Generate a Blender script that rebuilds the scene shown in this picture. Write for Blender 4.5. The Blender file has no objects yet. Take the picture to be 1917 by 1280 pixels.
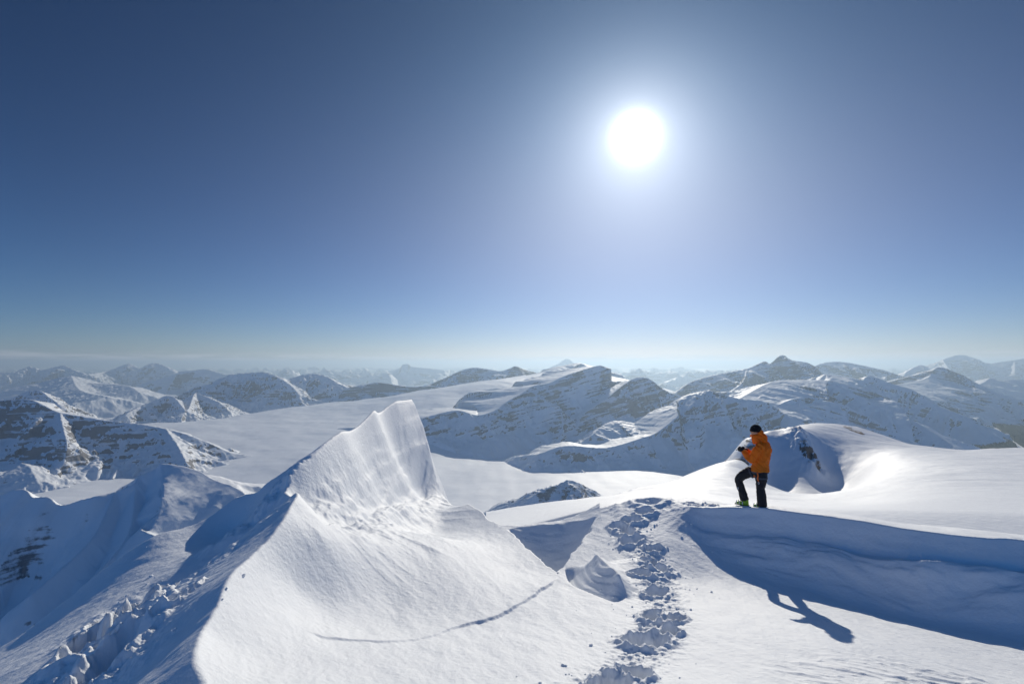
import bpy, bmesh, math, random
import numpy as np
from mathutils import Vector, Matrix
random.seed(7); np.random.seed(7)
sc = bpy.context.scene
COL = sc.collection
R = math.radians

# ------------------------------------------------------------------ camera
F = 958.5            # focal length in photograph pixels (18 mm on a 36 mm frame)
CAMZ = 4.0           # eye above the hollow in front of the photographer
HOR = 683.0          # eye level in the photograph
PITCH = math.atan((HOR - 640.0) / F)
cam_d = bpy.data.cameras.new("camera")
cam_d.lens = 18.0; cam_d.sensor_width = 36.0
cam_d.clip_start = 0.1; cam_d.clip_end = 400000
cam = bpy.data.objects.new("camera", cam_d); COL.objects.link(cam)
cam.location = (0, 0, CAMZ); cam.rotation_euler = (R(90) + PITCH, 0, 0)
sc.camera = cam

def ray(px, py):
    a = (px - 958.5) / F; b = (640.0 - py) / F
    c, s = math.cos(PITCH), math.sin(PITCH)
    return np.array([a, c - b * s, s + b * c])
def P(px, py, d):
    r = ray(px, py); r = r / r[1]
    return np.array([r[0] * d, d, CAMZ + r[2] * d])
def PZ(px, py, z):
    r = ray(px, py); r = r / r[1]
    d = (z - CAMZ) / r[2]
    return np.array([r[0] * d, d, z])

# ------------------------------------------------------------------ sun, sky
sd = ray(1190, 255); sd = sd / np.linalg.norm(sd)
SUN_EL = math.asin(sd[2]); SUN_AZ = math.atan2(sd[0], sd[1])   # azimuth clockwise from +Y
SUN_STR, SKY_STR, EXPO = 3.65, 0.08, 0.0
sl = bpy.data.lights.new("sun", 'SUN'); sl.energy = SUN_STR; sl.angle = R(0.5); sl.color = (1.0, 0.93, 0.80)
so = bpy.data.objects.new("sun", sl); COL.objects.link(so)
so.rotation_euler = Vector(sd).to_track_quat('Z', 'Y').to_euler(); so.location = (0, 0, 50)

w = bpy.data.worlds.new("World"); sc.world = w; w.use_nodes = True
nt = w.node_tree; nt.nodes.clear()
def N(nt, t, **kw):
    n = nt.nodes.new(t)
    for k, v in kw.items():
        if k.startswith('i_'): n.inputs[k[2:].replace('_', ' ')].default_value = v
        else: setattr(n, k, v)
    return n
def mth(nt, op, a, b=None, c=None, clamp=False):
    n = nt.nodes.new('ShaderNodeMath'); n.operation = op; n.use_clamp = clamp
    for i, v in enumerate((a, b, c)):
        if v is None: continue
        if isinstance(v, (int, float)): n.inputs[i].default_value = v
        else: nt.links.new(v, n.inputs[i])
    return n.outputs[0]
def mix(nt, fac, a, b, bt='MIX'):
    n = nt.nodes.new('ShaderNodeMix'); n.data_type = 'RGBA'; n.blend_type = bt
    for s, v in ((n.inputs[0], fac), (n.inputs[6], a), (n.inputs[7], b)):
        if isinstance(v, (int, float)): s.default_value = v
        elif isinstance(v, tuple): s.default_value = (*v, 1) if len(v) == 3 else v
        else: nt.links.new(v, s)
    return n.outputs[2]
def mrange(nt, v, a, b, c=0.0, d=1.0, smooth=True):
    n = nt.nodes.new('ShaderNodeMapRange'); n.interpolation_type = 'SMOOTHSTEP' if smooth else 'LINEAR'
    nt.links.new(v, n.inputs[0])
    for i, x in enumerate((a, b, c, d)): n.inputs[i + 1].default_value = x
    return n.outputs[0]
sky = N(nt, 'ShaderNodeTexSky', sky_type='NISHITA', sun_disc=False, sun_elevation=SUN_EL, sun_rotation=SUN_AZ,
        altitude=3400, air_density=1.15, dust_density=0.9, ozone_density=2.0)
tc = N(nt, 'ShaderNodeTexCoord'); L = nt.links.new
dot = N(nt, 'ShaderNodeVectorMath', operation='DOT_PRODUCT'); L(tc.outputs['Generated'], dot.inputs[0]); dot.inputs[1].default_value = tuple(sd)
ang = mth(nt, 'ARCCOSINE', mth(nt, 'MINIMUM', dot.outputs['Value'], 0.9999999))     # angle from the sun
a_core = mth(nt, 'MULTIPLY', mth(nt, 'EXPONENT', mth(nt, 'MULTIPLY', mth(nt, 'POWER', mth(nt, 'DIVIDE', ang, R(1.6)), 2.0), -1.0)), 30.0)
a_mid = mth(nt, 'MULTIPLY', mth(nt, 'EXPONENT', mth(nt, 'MULTIPLY', mth(nt, 'DIVIDE', ang, R(3.2)), -1.0)), 13.0)
a_wide = mth(nt, 'MULTIPLY', mth(nt, 'EXPONENT', mth(nt, 'MULTIPLY', mth(nt, 'DIVIDE', ang, R(12.0)), -1.0)), 8.0)
sepz = N(nt, 'ShaderNodeSeparateXYZ'); L(tc.outputs['Generated'], sepz.inputs[0])
a_wide = mth(nt, 'MULTIPLY', a_wide, mrange(nt, sepz.outputs[2], .15, .62, 1.5, .55))       # more air near the horizon
glow = a_wide
near = mth(nt, 'ADD', a_core, a_mid)
gcol = mix(nt, mrange(nt, sepz.outputs[2], .12, .60), (0.98, 0.93, 0.86), (0.54, 0.82, 1.10))
gv = N(nt, 'ShaderNodeVectorMath', operation='SCALE'); L(gcol, gv.inputs[0]); L(glow, gv.inputs['Scale'])
nv = N(nt, 'ShaderNodeVectorMath', operation='SCALE'); nv.inputs[0].default_value = (1.0, .96, .90); L(near, nv.inputs['Scale'])
gv2 = N(nt, 'ShaderNodeVectorMath', operation='ADD'); L(gv.outputs[0], gv2.inputs[0]); L(nv.outputs[0], gv2.inputs[1]); gv = gv2
add = N(nt, 'ShaderNodeVectorMath', operation='ADD'); gm = N(nt, 'ShaderNodeGamma'); gm.inputs[1].default_value = 1.55; L(sky.outputs[0], gm.inputs[0])
gr = N(nt, 'ShaderNodeGamma'); gr.inputs[1].default_value = 1.9; L(sky.outputs[0], gr.inputs[0])
s1 = N(nt, 'ShaderNodeSeparateXYZ'); L(gr.outputs[0], s1.inputs[0]); s2 = N(nt, 'ShaderNodeSeparateXYZ'); L(gm.outputs[0], s2.inputs[0])
cb = N(nt, 'ShaderNodeCombineXYZ'); L(s1.outputs[0], cb.inputs[0]); L(s2.outputs[1], cb.inputs[1]); L(s2.outputs[2], cb.inputs[2])
gt = N(nt, 'ShaderNodeVectorMath', operation='MULTIPLY'); L(cb.outputs[0], gt.inputs[0]); gt.inputs[1].default_value = (.0058 / SKY_STR, .0118 / SKY_STR, .0150 / SKY_STR)
L(gt.outputs[0], add.inputs[0]); L(gv.outputs[0], add.inputs[1])
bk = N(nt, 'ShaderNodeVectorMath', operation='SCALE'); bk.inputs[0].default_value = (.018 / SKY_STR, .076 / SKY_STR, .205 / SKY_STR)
L(mrange(nt, ang, R(52), R(85)), bk.inputs['Scale'])           # extra blue added to the sky away from the sun, to fill the shade
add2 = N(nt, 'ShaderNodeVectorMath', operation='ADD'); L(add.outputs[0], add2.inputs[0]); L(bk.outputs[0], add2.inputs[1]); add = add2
sep = N(nt, 'ShaderNodeSeparateXYZ'); L(tc.outputs['Generated'], sep.inputs[0])
# thin bank of far cloud along the horizon
mp = N(nt, 'ShaderNodeMapping'); L(tc.outputs['Generated'], mp.inputs[0]); mp.inputs['Scale'].default_value = (9, 9, 120)
cn = N(nt, 'ShaderNodeTexNoise'); cn.inputs['Scale'].default_value = 1.6; cn.inputs['Detail'].default_value = 6; cn.inputs['Roughness'].default_value = .6
L(mp.outputs[0], cn.inputs['Vector'])
band = mth(nt, 'MULTIPLY', mrange(nt, sep.outputs[2], 0.024, 0.012), mrange(nt, sep.outputs[2], -0.02, 0.0))
cl = mth(nt, 'MULTIPLY', mrange(nt, cn.outputs[0], 0.38, 0.60), mth(nt, 'MULTIPLY', band, 0.8))
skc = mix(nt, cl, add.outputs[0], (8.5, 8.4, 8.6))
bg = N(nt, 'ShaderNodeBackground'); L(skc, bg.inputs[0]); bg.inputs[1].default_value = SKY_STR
wo = N(nt, 'ShaderNodeOutputWorld'); L(bg.outputs[0], wo.inputs[0])
w.cycles.sampling_method = 'MANUAL'; w.cycles.sample_map_resolution = 1024

vs = sc.view_settings
vs.view_transform = 'Standard'; vs.look = 'None'; vs.exposure = EXPO; vs.gamma = 1.0; vs.use_curve_mapping = False
sc.cycles.max_bounces = 5; sc.cycles.diffuse_bounces = 3; sc.cycles.glossy_bounces = 2
sc.cycles.volume_bounces = 0; sc.cycles.transparent_max_bounces = 6
sc.cycles.use_denoising = True
sc.cycles.sample_clamp_indirect = 4

# ------------------------------------------------------------------ noise
rng = np.random.RandomState(11)
PERM = np.concatenate([rng.permutation(512)] * 2).astype(np.int32)
GA = rng.rand(512) * 2 * np.pi; GX = np.cos(GA).astype(np.float32); GY = np.sin(GA).astype(np.float32)
def perlin(x, y, seed=0):
    x = np.asarray(x, np.float64) + seed * 17.31; y = np.asarray(y, np.float64) + seed * 9.77
    xf = np.floor(x); yf = np.floor(y)
    fx = (x - xf).astype(np.float32); fy = (y - yf).astype(np.float32)
    xi = xf.astype(np.int64) & 511; yi = yf.astype(np.int64) & 511
    x1 = (xi + 1) & 511; y1 = (yi + 1) & 511
    def g(a, b, dx, dy):
        h = PERM[PERM[a] + b]; return GX[h] * dx + GY[h] * dy
    u = fx * fx * fx * (fx * (fx * 6 - 15) + 10); v = fy * fy * fy * (fy * (fy * 6 - 15) + 10)
    n0 = g(xi, yi, fx, fy); n1 = g(x1, yi, fx - 1, fy); n2 = g(xi, y1, fx, fy - 1); n3 = g(x1, y1, fx - 1, fy - 1)
    a = n0 + u * (n1 - n0); b = n2 + u * (n3 - n2)
    return (a + v * (b - a)) * 1.5
def fbm(x, y, o=5, s=0, gain=.5, lac=2.03):
    r = 0; a = 1; f = 1; t = 0
    for i in range(o):
        r = r + a * perlin(x * f, y * f, s + i * 3.7); t += a; a *= gain; f *= lac
    return r / t
def ridged(x, y, o=5, s=0, gain=.5, lac=2.05):
    r = 0; a = 1; f = 1; t = 0; wgt = 1.0
    for i in range(o):
        n = 1 - np.abs(perlin(x * f, y * f, s + i * 3.7)) ; n = n * n
        n = n * wgt; wgt = np.clip(n * 1.6, 0, 1)
        r = r + a * n; t += a; a *= gain; f *= lac
    return r / t
def sst(x, a, b):
    t = np.clip((x - a) / (b - a), 0, 1); return t * t * (3 - 2 * t)
def smin(a, b, k):
    h = np.clip(.5 + .5 * (b - a) / k, 0, 1); return b + (a - b) * h - k * h * (1 - h)
def smax(a, b, k): return -smin(-a, -b, k)

# ------------------------------------------------------------------ thin plate splines
class TPS:
    def __init__(self, pts, vals, reg=1e-4):
        p = np.asarray(pts, float); v = np.asarray(vals, float); n = len(p)
        self.c = p.mean(0); self.s = p.std(0).max(); q = (p - self.c) / self.s; self.q = q
        K = self.k(((q[:, None] - q[None]) ** 2).sum(-1)) + np.eye(n) * reg
        A = np.zeros((n + 3, n + 3)); A[:n, :n] = K; A[:n, n] = 1; A[:n, n + 1:] = q; A[n, :n] = 1; A[n + 1:, :n] = q.T
        self.w = np.linalg.solve(A, np.concatenate([v, [0, 0, 0]]))
    @staticmethod
    def k(r2): return .5 * r2 * np.log(np.maximum(r2, 1e-12))
    def __call__(self, x, y):
        sh = x.shape; X = ((x - self.c[0]) / self.s).ravel(); Y = ((y - self.c[1]) / self.s).ravel()
        n = len(self.q); out = self.w[n] + self.w[n + 1] * X + self.w[n + 2] * Y
        for i in range(n):
            out += self.w[i] * self.k((X - self.q[i, 0]) ** 2 + (Y - self.q[i, 1]) ** 2)
        return out.reshape(sh)

# ------------------------------------------------------------------ mesh helpers
def tag(o, label=None, cat=None, group=None, kind=None):
    if label: o['label'] = label
    if cat: o['category'] = cat
    if group: o['group'] = group
    if kind: o['kind'] = kind
    return o
def grid_mesh(name, X, Y, Z, mat, attrs=None, keep=None, flip=False):
    nr, nc = X.shape
    me = bpy.data.meshes.new(name)
    idx = np.arange(nr * nc, dtype=np.int32).reshape(nr, nc)
    a, b, c, d = idx[:-1, :-1], idx[:-1, 1:], idx[1:, 1:], idx[1:, :-1]
    q = np.stack([a, b, c, d], -1).reshape(-1, 4)
    co = np.stack([X, Y, Z], -1).reshape(-1, 3).astype(np.float32)
    if keep is not None:
        k = keep[:-1, :-1] | keep[:-1, 1:] | keep[1:, 1:] | keep[1:, :-1]
        q = q[k.ravel()]
        used = np.zeros(nr * nc, bool); used[q.ravel()] = True
        rem = np.cumsum(used) - 1; q = rem[q].astype(np.int32); co = co[used]
    else: used = None
    nf = len(q)
    me.vertices.add(len(co)); me.vertices.foreach_set('co', co.ravel())
    me.loops.add(nf * 4); me.loops.foreach_set('vertex_index', q.ravel())
    me.polygons.add(nf); me.polygons.foreach_set('loop_start', np.arange(nf, dtype=np.int32) * 4)
    me.polygons.foreach_set('use_smooth', np.ones(nf, bool))
    me.update(calc_edges=True)
    for k_, v in (attrs or {}).items():
        at = me.attributes.new(k_, 'FLOAT', 'POINT'); vv = np.asarray(v, np.float32).ravel()
        at.data.foreach_set('value', vv[used] if used is not None else vv)
    me.materials.append(mat)
    o = bpy.data.objects.new(name, me); COL.objects.link(o)
    return o
def slope_of(X, Y, Z):
    tx = np.stack([np.gradient(X, axis=1), np.gradient(Y, axis=1), np.gradient(Z, axis=1)], -1)
    ty = np.stack([np.gradient(X, axis=0), np.gradient(Y, axis=0), np.gradient(Z, axis=0)], -1)
    n = np.cross(tx, ty); n /= np.linalg.norm(n, axis=-1, keepdims=True) + 1e-12
    return np.abs(n[..., 2]), n
def fan(u0, u1, nu, d0, d1, nd):
    u = np.linspace(u0, u1, nu); d = np.exp(np.linspace(math.log(d0), math.log(d1), nd))
    U, D = np.meshgrid(u, d); return U, D, U * D, D.copy()
def polydist(X, Y, pts, caps=False):
    """distance to a plan polyline, signed (+ on the left of travel), and the fractional index of the nearest point"""
    pts = np.asarray(pts, float); best = np.full(X.shape, 1e18); bp = np.zeros(X.shape); S = np.zeros(X.shape); sg = np.ones(X.shape)
    for i in range(len(pts) - 1):
        ax, ay = pts[i, :2]; bx, by = pts[i + 1, :2]; dx, dy = bx - ax, by - ay; l2 = dx * dx + dy * dy + 1e-12
        t = np.clip(((X - ax) * dx + (Y - ay) * dy) / l2, 0, 1)
        ex, ey = X - (ax + t * dx), Y - (ay + t * dy); d2 = ex * ex + ey * ey
        pp = (dx * (Y - ay) - dy * (X - ax)) / math.sqrt(l2)
        tie = np.abs(d2 - best) <= 1e-7 * best + 1e-12; m = (d2 < best) & ~tie; ms = m | (tie & (np.abs(pp) > np.abs(bp)))
        best = np.where(m, d2, best); S = np.where(m, i + t, S)
        sg = np.where(ms, np.sign(pp), sg); bp = np.where(ms, pp, bp)
    if not caps: return np.sqrt(best), sg, S
    cap = np.zeros(X.shape); n = len(pts)
    for p, q, m in ((pts[0], pts[1], S <= 1e-6), (pts[-1], pts[-2], S >= n - 1 - 1e-6)):
        t = (p - q)[:2]; t = t / (np.linalg.norm(t) + 1e-9); al = (X - p[0]) * t[0] + (Y - p[1]) * t[1]
        cap = np.where(m, np.clip(al / (np.sqrt(best) + 1e-6), 0, 1), cap)
    return np.sqrt(best), sg, S, cap
def lerpi(S, vals):
    return np.interp(S, np.arange(len(vals)), vals)
def smooth_line(pts, n=6):
    """Catmull-Rom through control rows (any number of columns)"""
    p = np.asarray(pts, float); p = np.vstack([2 * p[0] - p[1], p, 2 * p[-1] - p[-2]]); out = []
    for i in range(1, len(p) - 2):
        for k in range(n):
            t = k / n
            out.append(.5 * (2 * p[i] + (p[i + 1] - p[i - 1]) * t + (2 * p[i - 1] - 5 * p[i] + 4 * p[i + 1] - p[i + 2]) * t * t
                             + (3 * p[i] - p[i - 1] - 3 * p[i + 1] + p[i + 2]) * t ** 3))
    out.append(p[-2]); return np.array(out)

# ------------------------------------------------------------------ materials
def snow_material(name, bump=((60, .004),), rock=False, fs=1.0, rockcol=((.165, .165, .175), (.31, .30, .30)), col=(.85, .875, .91), strata=1.0, sss=0.0, tilt=0.0):
    m = bpy.data.materials.new(name); m.use_nodes = True; nt = m.node_tree; nt.nodes.clear(); L = nt.links.new
    out = N(nt, 'ShaderNodeOutputMaterial'); b = N(nt, 'ShaderNodeBsdfPrincipled'); L(b.outputs[0], out.inputs[0])
    b.inputs['Roughness'].default_value = .62; b.inputs['Specular IOR Level'].default_value = .25
    if sss: b.inputs['Subsurface Weight'].default_value = sss; b.inputs['Subsurface Radius'].default_value = (.06, .08, .10); b.inputs['Subsurface Scale'].default_value = 1.0
    tc = N(nt, 'ShaderNodeTexCoord'); co = tc.outputs['Object']
    big = N(nt, 'ShaderNodeTexNoise'); big.inputs['Scale'].default_value = .35 / fs; big.inputs['Detail'].default_value = 3; L(co, big.inputs['Vector'])
    c0 = mix(nt, big.outputs[0], tuple(x * .97 for x in col), col)
    nrm = None
    for sc_, dist in bump:
        n = N(nt, 'ShaderNodeTexNoise'); n.inputs['Scale'].default_value = sc_; n.inputs['Detail'].default_value = 5; n.inputs['Roughness'].default_value = .6; L(co, n.inputs['Vector'])
        bp = N(nt, 'ShaderNodeBump'); bp.inputs['Strength'].default_value = 1; bp.inputs['Distance'].default_value = dist; L(n.outputs[0], bp.inputs['Height'])
        if nrm is not None: L(nrm, bp.inputs['Normal'])
        nrm = bp.outputs[0]
    if rock:
        at = N(nt, 'ShaderNodeAttribute', attribute_name='rock'); at.attribute_type = 'GEOMETRY'
        n1 = N(nt, 'ShaderNodeTexNoise'); n1.inputs['Scale'].default_value = 1 / (9 * fs); n1.inputs['Detail'].default_value = 7; n1.inputs['Roughness'].default_value = .68; L(co, n1.inputs['Vector'])
        mr = N(nt, 'ShaderNodeMapping'); mr.inputs['Rotation'].default_value = (0, tilt, 0); L(co, mr.inputs[0])
        mp = N(nt, 'ShaderNodeMapping'); mp.inputs['Scale'].default_value = (.010 / fs, .010 / fs, .17 / fs); L(mr.outputs[0], mp.inputs[0])
        n2 = N(nt, 'ShaderNodeTexNoise'); n2.inputs['Scale'].default_value = 1.0; n2.inputs['Detail'].default_value = 5; n2.inputs['Roughness'].default_value = .6; L(mp.outputs[0], n2.inputs['Vector'])
        n0 = N(nt, 'ShaderNodeTexNoise'); n0.inputs['Scale'].default_value = 1 / (75 * fs); n0.inputs['Detail'].default_value = 3; L(co, n0.inputs['Vector'])
        v = mth(nt, 'ADD', at.outputs['Fac'], mth(nt, 'MULTIPLY', mth(nt, 'SUBTRACT', n1.outputs[0], .5), .6))
        v = mth(nt, 'ADD', v, mth(nt, 'MULTIPLY', mth(nt, 'SUBTRACT', n0.outputs[0], .54), 1.9))
        v = mth(nt, 'ADD', v, mth(nt, 'MULTIPLY', mth(nt, 'SUBTRACT', n2.outputs[0], .5), 3.0 * strata))
        mk = mrange(nt, v, .55, .78)
        rc = mix(nt, n1.outputs[0], rockcol[0], rockcol[1])
        colr = mix(nt, mk, c0, rc)
        L(colr, b.inputs['Base Color'])
        bp = N(nt, 'ShaderNodeBump'); bp.inputs['Strength'].default_value = .7; bp.inputs['Distance'].default_value = 1.3 * fs; L(mth(nt, 'MULTIPLY', mk, 1.0), bp.inputs['Height'])
        if nrm is not None: L(nrm, bp.inputs['Normal'])
        nrm = bp.outputs[0]
        L(mrange(nt, mk, 0, 1, .62, .9), b.inputs['Roughness'])
    else: L(c0, b.inputs['Base Color'])
    if nrm is not None: L(nrm, b.inputs['Normal'])
    return m
M_near = snow_material('fresh_snow', bump=((14, .012), (90, .0035)))
M_mid = snow_material('shoulder_snow', bump=((3, .03),), rock=True, fs=.09, strata=.3, rockcol=((.12, .10, .085), (.30, .25, .20)))
M_glac = snow_material('glacier_snow', bump=((.05, .6),), col=(.84, .87, .92), fs=100)
M_mtn = snow_material('mountain_snow', bump=((.03, .8),), rock=True, fs=2.0, tilt=R(0))
M_up = snow_material('mountain_snow_rising', bump=((.03, .8),), rock=True, fs=2.2, tilt=R(13))
M_dn = snow_material('mountain_snow_falling', bump=((.03, .8),), rock=True, fs=2.0, tilt=R(-15))
M_ridge = snow_material('ridge_snow', bump=((.4, .15),), rock=True, fs=.35, strata=.3)
M_far = snow_material('range_snow', bump=((.01, 4),), rock=True, fs=9)

#@@FOREGROUND
# ------------------------------------------------------------------ foreground snow: the summit platform
def build_foreground():
    U, D, X, Y = fan(-1.45, 1.35, 1500, 3.0, 27.0, 1050)
    pz = lambda a: [PZ(*t) for t in a]; pd = lambda a: [P(*t) for t in a]
    crest = pd([(400, 1300, 3.9), (365, 1240, 4.13), (385, 1170, 4.75), (430, 1080, 5.6), (500, 1012, 6.7), (545, 945, 7.7)])
    finc = pd([(520, 902, 9.2), (560, 872, 9.9), (590, 843, 10.5), (640, 803, 12.0), (700, 765, 14.9), (740, 748, 17.6), (765, 745, 18.9)])
    # right-hand surface: bowl under the fin, near flat, hollow under the bank
    Rp = crest + finc + pz([(500, 1280, 1.34), (700, 1280, 1.04), (958, 1280, .88), (1200, 1280, .80), (1500, 1280, .76), (1917, 1280, .38),
        (500, 1200, 1.28), (700, 1200, .80), (900, 1200, .60), (1200, 1200, .52), (1586, 1198, .52), (1846, 1203, .06),
        (1000, 1150, .36), (1300, 1150, .36), (560, 1100, 1.15), (700, 1100, .72), (900, 1100, .34), (1100, 1100, .20), (1300, 1080, .10), (1488, 1117, .03),
        (600, 1000, 1.50), (700, 1000, .95), (800, 1000, .56), (900, 1030, .22), (950, 1060, .12), (1040, 1070, .04),
        (1200, 1040, .27), (1250, 1000, .42), (1150, 1000, .33), (1600, 1120, -.08), (1900, 1150, -.12)])
    Rp += pd([(820, 895, 17.8), (880, 942, 15.0), (945, 985, 12.8), (760, 930, 14.5), (690, 950, 11.4)])
    Rp += [np.array(t) for t in ((-3.5, 16, 1.05), (-3.45, 13, 1.15), (-3.35, 10.3, 1.22), (-4, 8, 3.0), (-3.4, 4.5, 2.7), (-5, 11, 4.6), (-5, 18, 4.9),
                                 (0, 3, 1.5), (-2, 3, 2.0), (3, 3, 1.35), (6, 4, .9), (5.2, 11.5, .1), (8.6, 10, .0), (2.2, 13.5, .55), (1.5, 13, .2), (13, 9, 0), (3.5, 13.3, .7))]
    Rp = np.array(Rp)
    # left-hand slope falling to the couloir
    rim = pz([(-300, 1330, -1.1), (0, 1212, -.35), (150, 1100, .18), (290, 1003, .88), (440, 932, 1.30)]) + [P(500, 903, 10.3)]
    Lp = crest + finc[1:] + rim + pz([(0, 1280, .45), (250, 1280, 1.22), (250, 1130, .82), (400, 1050, 1.30)])
    Lp += [np.array(t) for t in ((-1.2, 5, 2.6), (-1.6, 8, 3.0), (-2.6, 12, 3.9), (-2.8, 18, 4.6), (-5.0, 12, 1.1), (-5.3, 10, .9), (-5.0, 15, 1.0), (-5.0, 18.5, 1.0), (-1.8, 3.2, 2.3), (-4, 3, .9), (-5.5, 4, .2))]
    Lp = np.array(Lp)
    Rz = TPS(Rp[:, :2], Rp[:, 2])(X, Y); Lz = TPS(Lp[:, :2], Lp[:, 2])(X, Y)
    wx = .12 * fbm(X * .9, Y * .9, 3, 2)
    # ---- drift texture of the right-hand side
    rip = fbm(X * 1.1 + wx, Y * .45, 5, 5) * .035 + fbm(X * 4 + Y * 2, Y * 1.6 - X, 4, 9) * .011
    lx = X + 3.95                                    # distance right of the fin's crest line
    fin_w = sst(Y, 7.5, 10.0) * sst(-lx, -2.3, -.5)   # 1 on the steep fluted face
    sw = X + .25 * fbm(X * 1.2, Y * .5, 3, 31)
    Yw = 64 / Y
    flute = ridged(Yw * 1.5 + lx * .7 + .6 * fbm(lx * .9, Yw * .8, 3, 41), lx * .45, 3, 22) - .42
    pock = fbm(lx * 7, Yw * 7, 4, 51)
    warp = .5 * fbm(lx * .8, Yw * .6, 3, 28)
    Rz = Rz + rip + fin_w * ((flute * (.015 + .075 * sst(fbm(Yw * .5, lx * .6, 2, 24), -.1, .35)) + .30 * fbm(Yw * .55 + lx * .6 + warp, lx * 1.0 + warp, 4, 23)
        + .12 * (ridged(Yw * .9 + lx * 1.1 + warp, lx * 1.3 - Yw * .3, 3, 25) - .5)) * sst(lx, .05, 1.1) + (pock * .045 + .03 * fbm(lx * 2.2 - Yw, Yw * 3.2, 4, 53)) * sst(lx, .02, .3) + .055 * perlin(Yw * .7 + warp * 2, Rz * 3.6 + warp * 3, 29) * sst(lx, .05, .4))
    fl2 = sst(Y, 6.5, 9) * sst(-lx, -3.4, -1.6) * (1 - fin_w)
    Rz += fl2 * (ridged(Y * 1.5 + X * .6, X * .35, 4, 61) - .45) * .05
    # shelf where wind has cut the lower face back
    sh = smooth_line([P(640, 1010, 8.9)[:2], P(690, 960, 10.6)[:2], P(735, 935, 12.2)[:2], P(765, 930, 13.6)[:2], P(790, 925, 14.6)[:2], P(825, 905, 16.6)[:2]])
    dd, sg, S = polydist(X, Y, sh)
    e = dd * sg
    Rz += .13 * sst(-e, -.35, .05) * sst(e, -1.0, -.1) * (.6 + .8 * fbm(X * 1.5, Y * 1.5, 3, 71))
    # hollow in the prow
    h0 = P(792, 872, 16.6)
    Rz -= .35 * np.exp(-(((X - h0[0]) / .32) ** 2 + ((Y - h0[1]) / 1.0) ** 2))
    # ---- thin broken slab edge across the bowl foot
    sc_ = smooth_line([P(380, 1150, 5.0)[:2]] * 0 + [PZ(560, 1185, 1.05)[:2], PZ(650, 1198, .85)[:2], PZ(740, 1203, .70)[:2], PZ(810, 1188, .6)[:2], PZ(870, 1163, .5)[:2], PZ(940, 1146, .4)[:2], PZ(1000, 1112, .25)[:2], PZ(1048, 1075, .08)[:2]])
    dd, sg, S = polydist(X + .07 * fbm(X * 2, Y * 2, 5, 81), Y + .09 * fbm(X * 2, Y * 2, 5, 83), sc_)
    amp = lerpi(S, np.interp(np.linspace(0, 1, len(sc_)), [0, .15, .4, .55, .8, 1], [.006, .016, .010, .018, .030, .028])) * np.clip(.9 + 1.0 * fbm(X * .8, Y * .8, 3, 85), .45, 1.2)
    endf = sst(S, 0, 3) * sst(len(sc_) - 1 - S, 0, 3)
    e = dd * sg
    Rz += endf * amp * (sst(e, -.045, .02) - 1) * np.exp(-np.maximum(-e, 0) / .5) + endf * amp * .6 * sst(e, -.02, .02) * np.exp(-np.maximum(e, 0) / .35)
    # ---- far bank with a wind lip, on which the person stands
    cp = [(1130, 960, 12.9, .28), (1180, 942, 12.7, .30), (1250, 938, 12.4, .35), (1290, 946, 11.9, .55), (1340, 949, 11.5, .85), (1430, 950, 11.0, .95), (1560, 966, 10.3, .95),
          (1700, 988, 9.5, .95), (1800, 1000, 9.15, .9), (1917, 1010, 8.9, .9), (2300, 1056, 8.3, .9), (2700, 1100, 8.0, .9)]
    cl = smooth_line([np.append(P(a, b, d), s) for a, b, d, s in cp], 5)
    dd, sg, S = polydist(X + .05 * fbm(X * .8, Y * .8, 3, 91), Y + .06 * fbm(X * .9, Y * .9, 3, 93), cl[:, :2])
    zc = lerpi(S, cl[:, 2]); slp = lerpi(S, cl[:, 3]); steep = sst(slp, .5, .9)
    e = dd * sg                                       # + behind the crest
    fr = np.maximum(-e, 0); bk = np.maximum(e, 0)
    drop = slp * .75 * fr + steep * (.10 * (1 - np.exp(-fr / .05))) * (.7 + .5 * fbm(X * 1.3, Y * 1.3, 2, 95))
    drop += steep * (-.17 * np.exp(-((fr - .72 - .12 * fbm(X, Y, 2, 99)) / .24) ** 2) * sst(S, 24, 36) + .12 * np.exp(-((fr - .36) / .20) ** 2))
    bx = X * .93 - Y * .35; wr = (fbm(bx * .9, (fr + .25 * fbm(bx * .5, fr, 2, 12)) * 3.4, 4, 101) * .12 * np.exp(-((fr - .85) / .5) ** 2) + fbm(bx * .7, fr * 7, 3, 105) * .025 * sst(-fr, -2.0, -.2)) * steep
    Bz = zc - drop + wr - .16 * bk - .02 * bk ** 2 + fbm(X * .8, Y * .8, 3, 97) * .03
    inb = sst(U, .14, .20)
    Bz = np.where(inb > 0, Bz * inb + (1 - inb) * (-4), -4)
    Rz2 = smax(Rz, Bz, .16)
    Rz = np.where(e > 0, np.where(inb > .5, np.minimum(smax(Rz, Bz, .16), zc - .14 * bk - .02 * bk ** 2 + .03 * fbm(X * 3, Y * 3, 3, 98)), Rz), Rz2)
    # ---- scoop between bowl and bank
    A = P(940, 984, 12.9); B = P(1128, 966, 13.0); C = P(1043, 1068, 9.9)
    def half(p, q, s): return s * ((q[0] - p[0]) * (Y - p[1]) - (q[1] - p[1]) * (X - p[0])) / math.hypot(q[0] - p[0], q[1] - p[1])
    jit = .10 * fbm(X * 2.2, Y * 2.2, 4, 111)
    h1 = half(A, C, 1) + jit; h2 = half(C, B, 1) + jit * 1.6
    ins = np.minimum(h1, h2)
    wall = .10 - .42 * (12.8 - Y) - .10 * np.sin(np.clip((12.8 - Y) / 2.6, 0, 1) * math.pi) + .05 * fbm(X * 1.2 + Y, Y * 2.4, 4, 113) + (X - 0.2) * .12 * sst(X, .2, 2.2)
    wall = wall + .25 * sst(X, 1.2, 2.4) 
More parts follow.
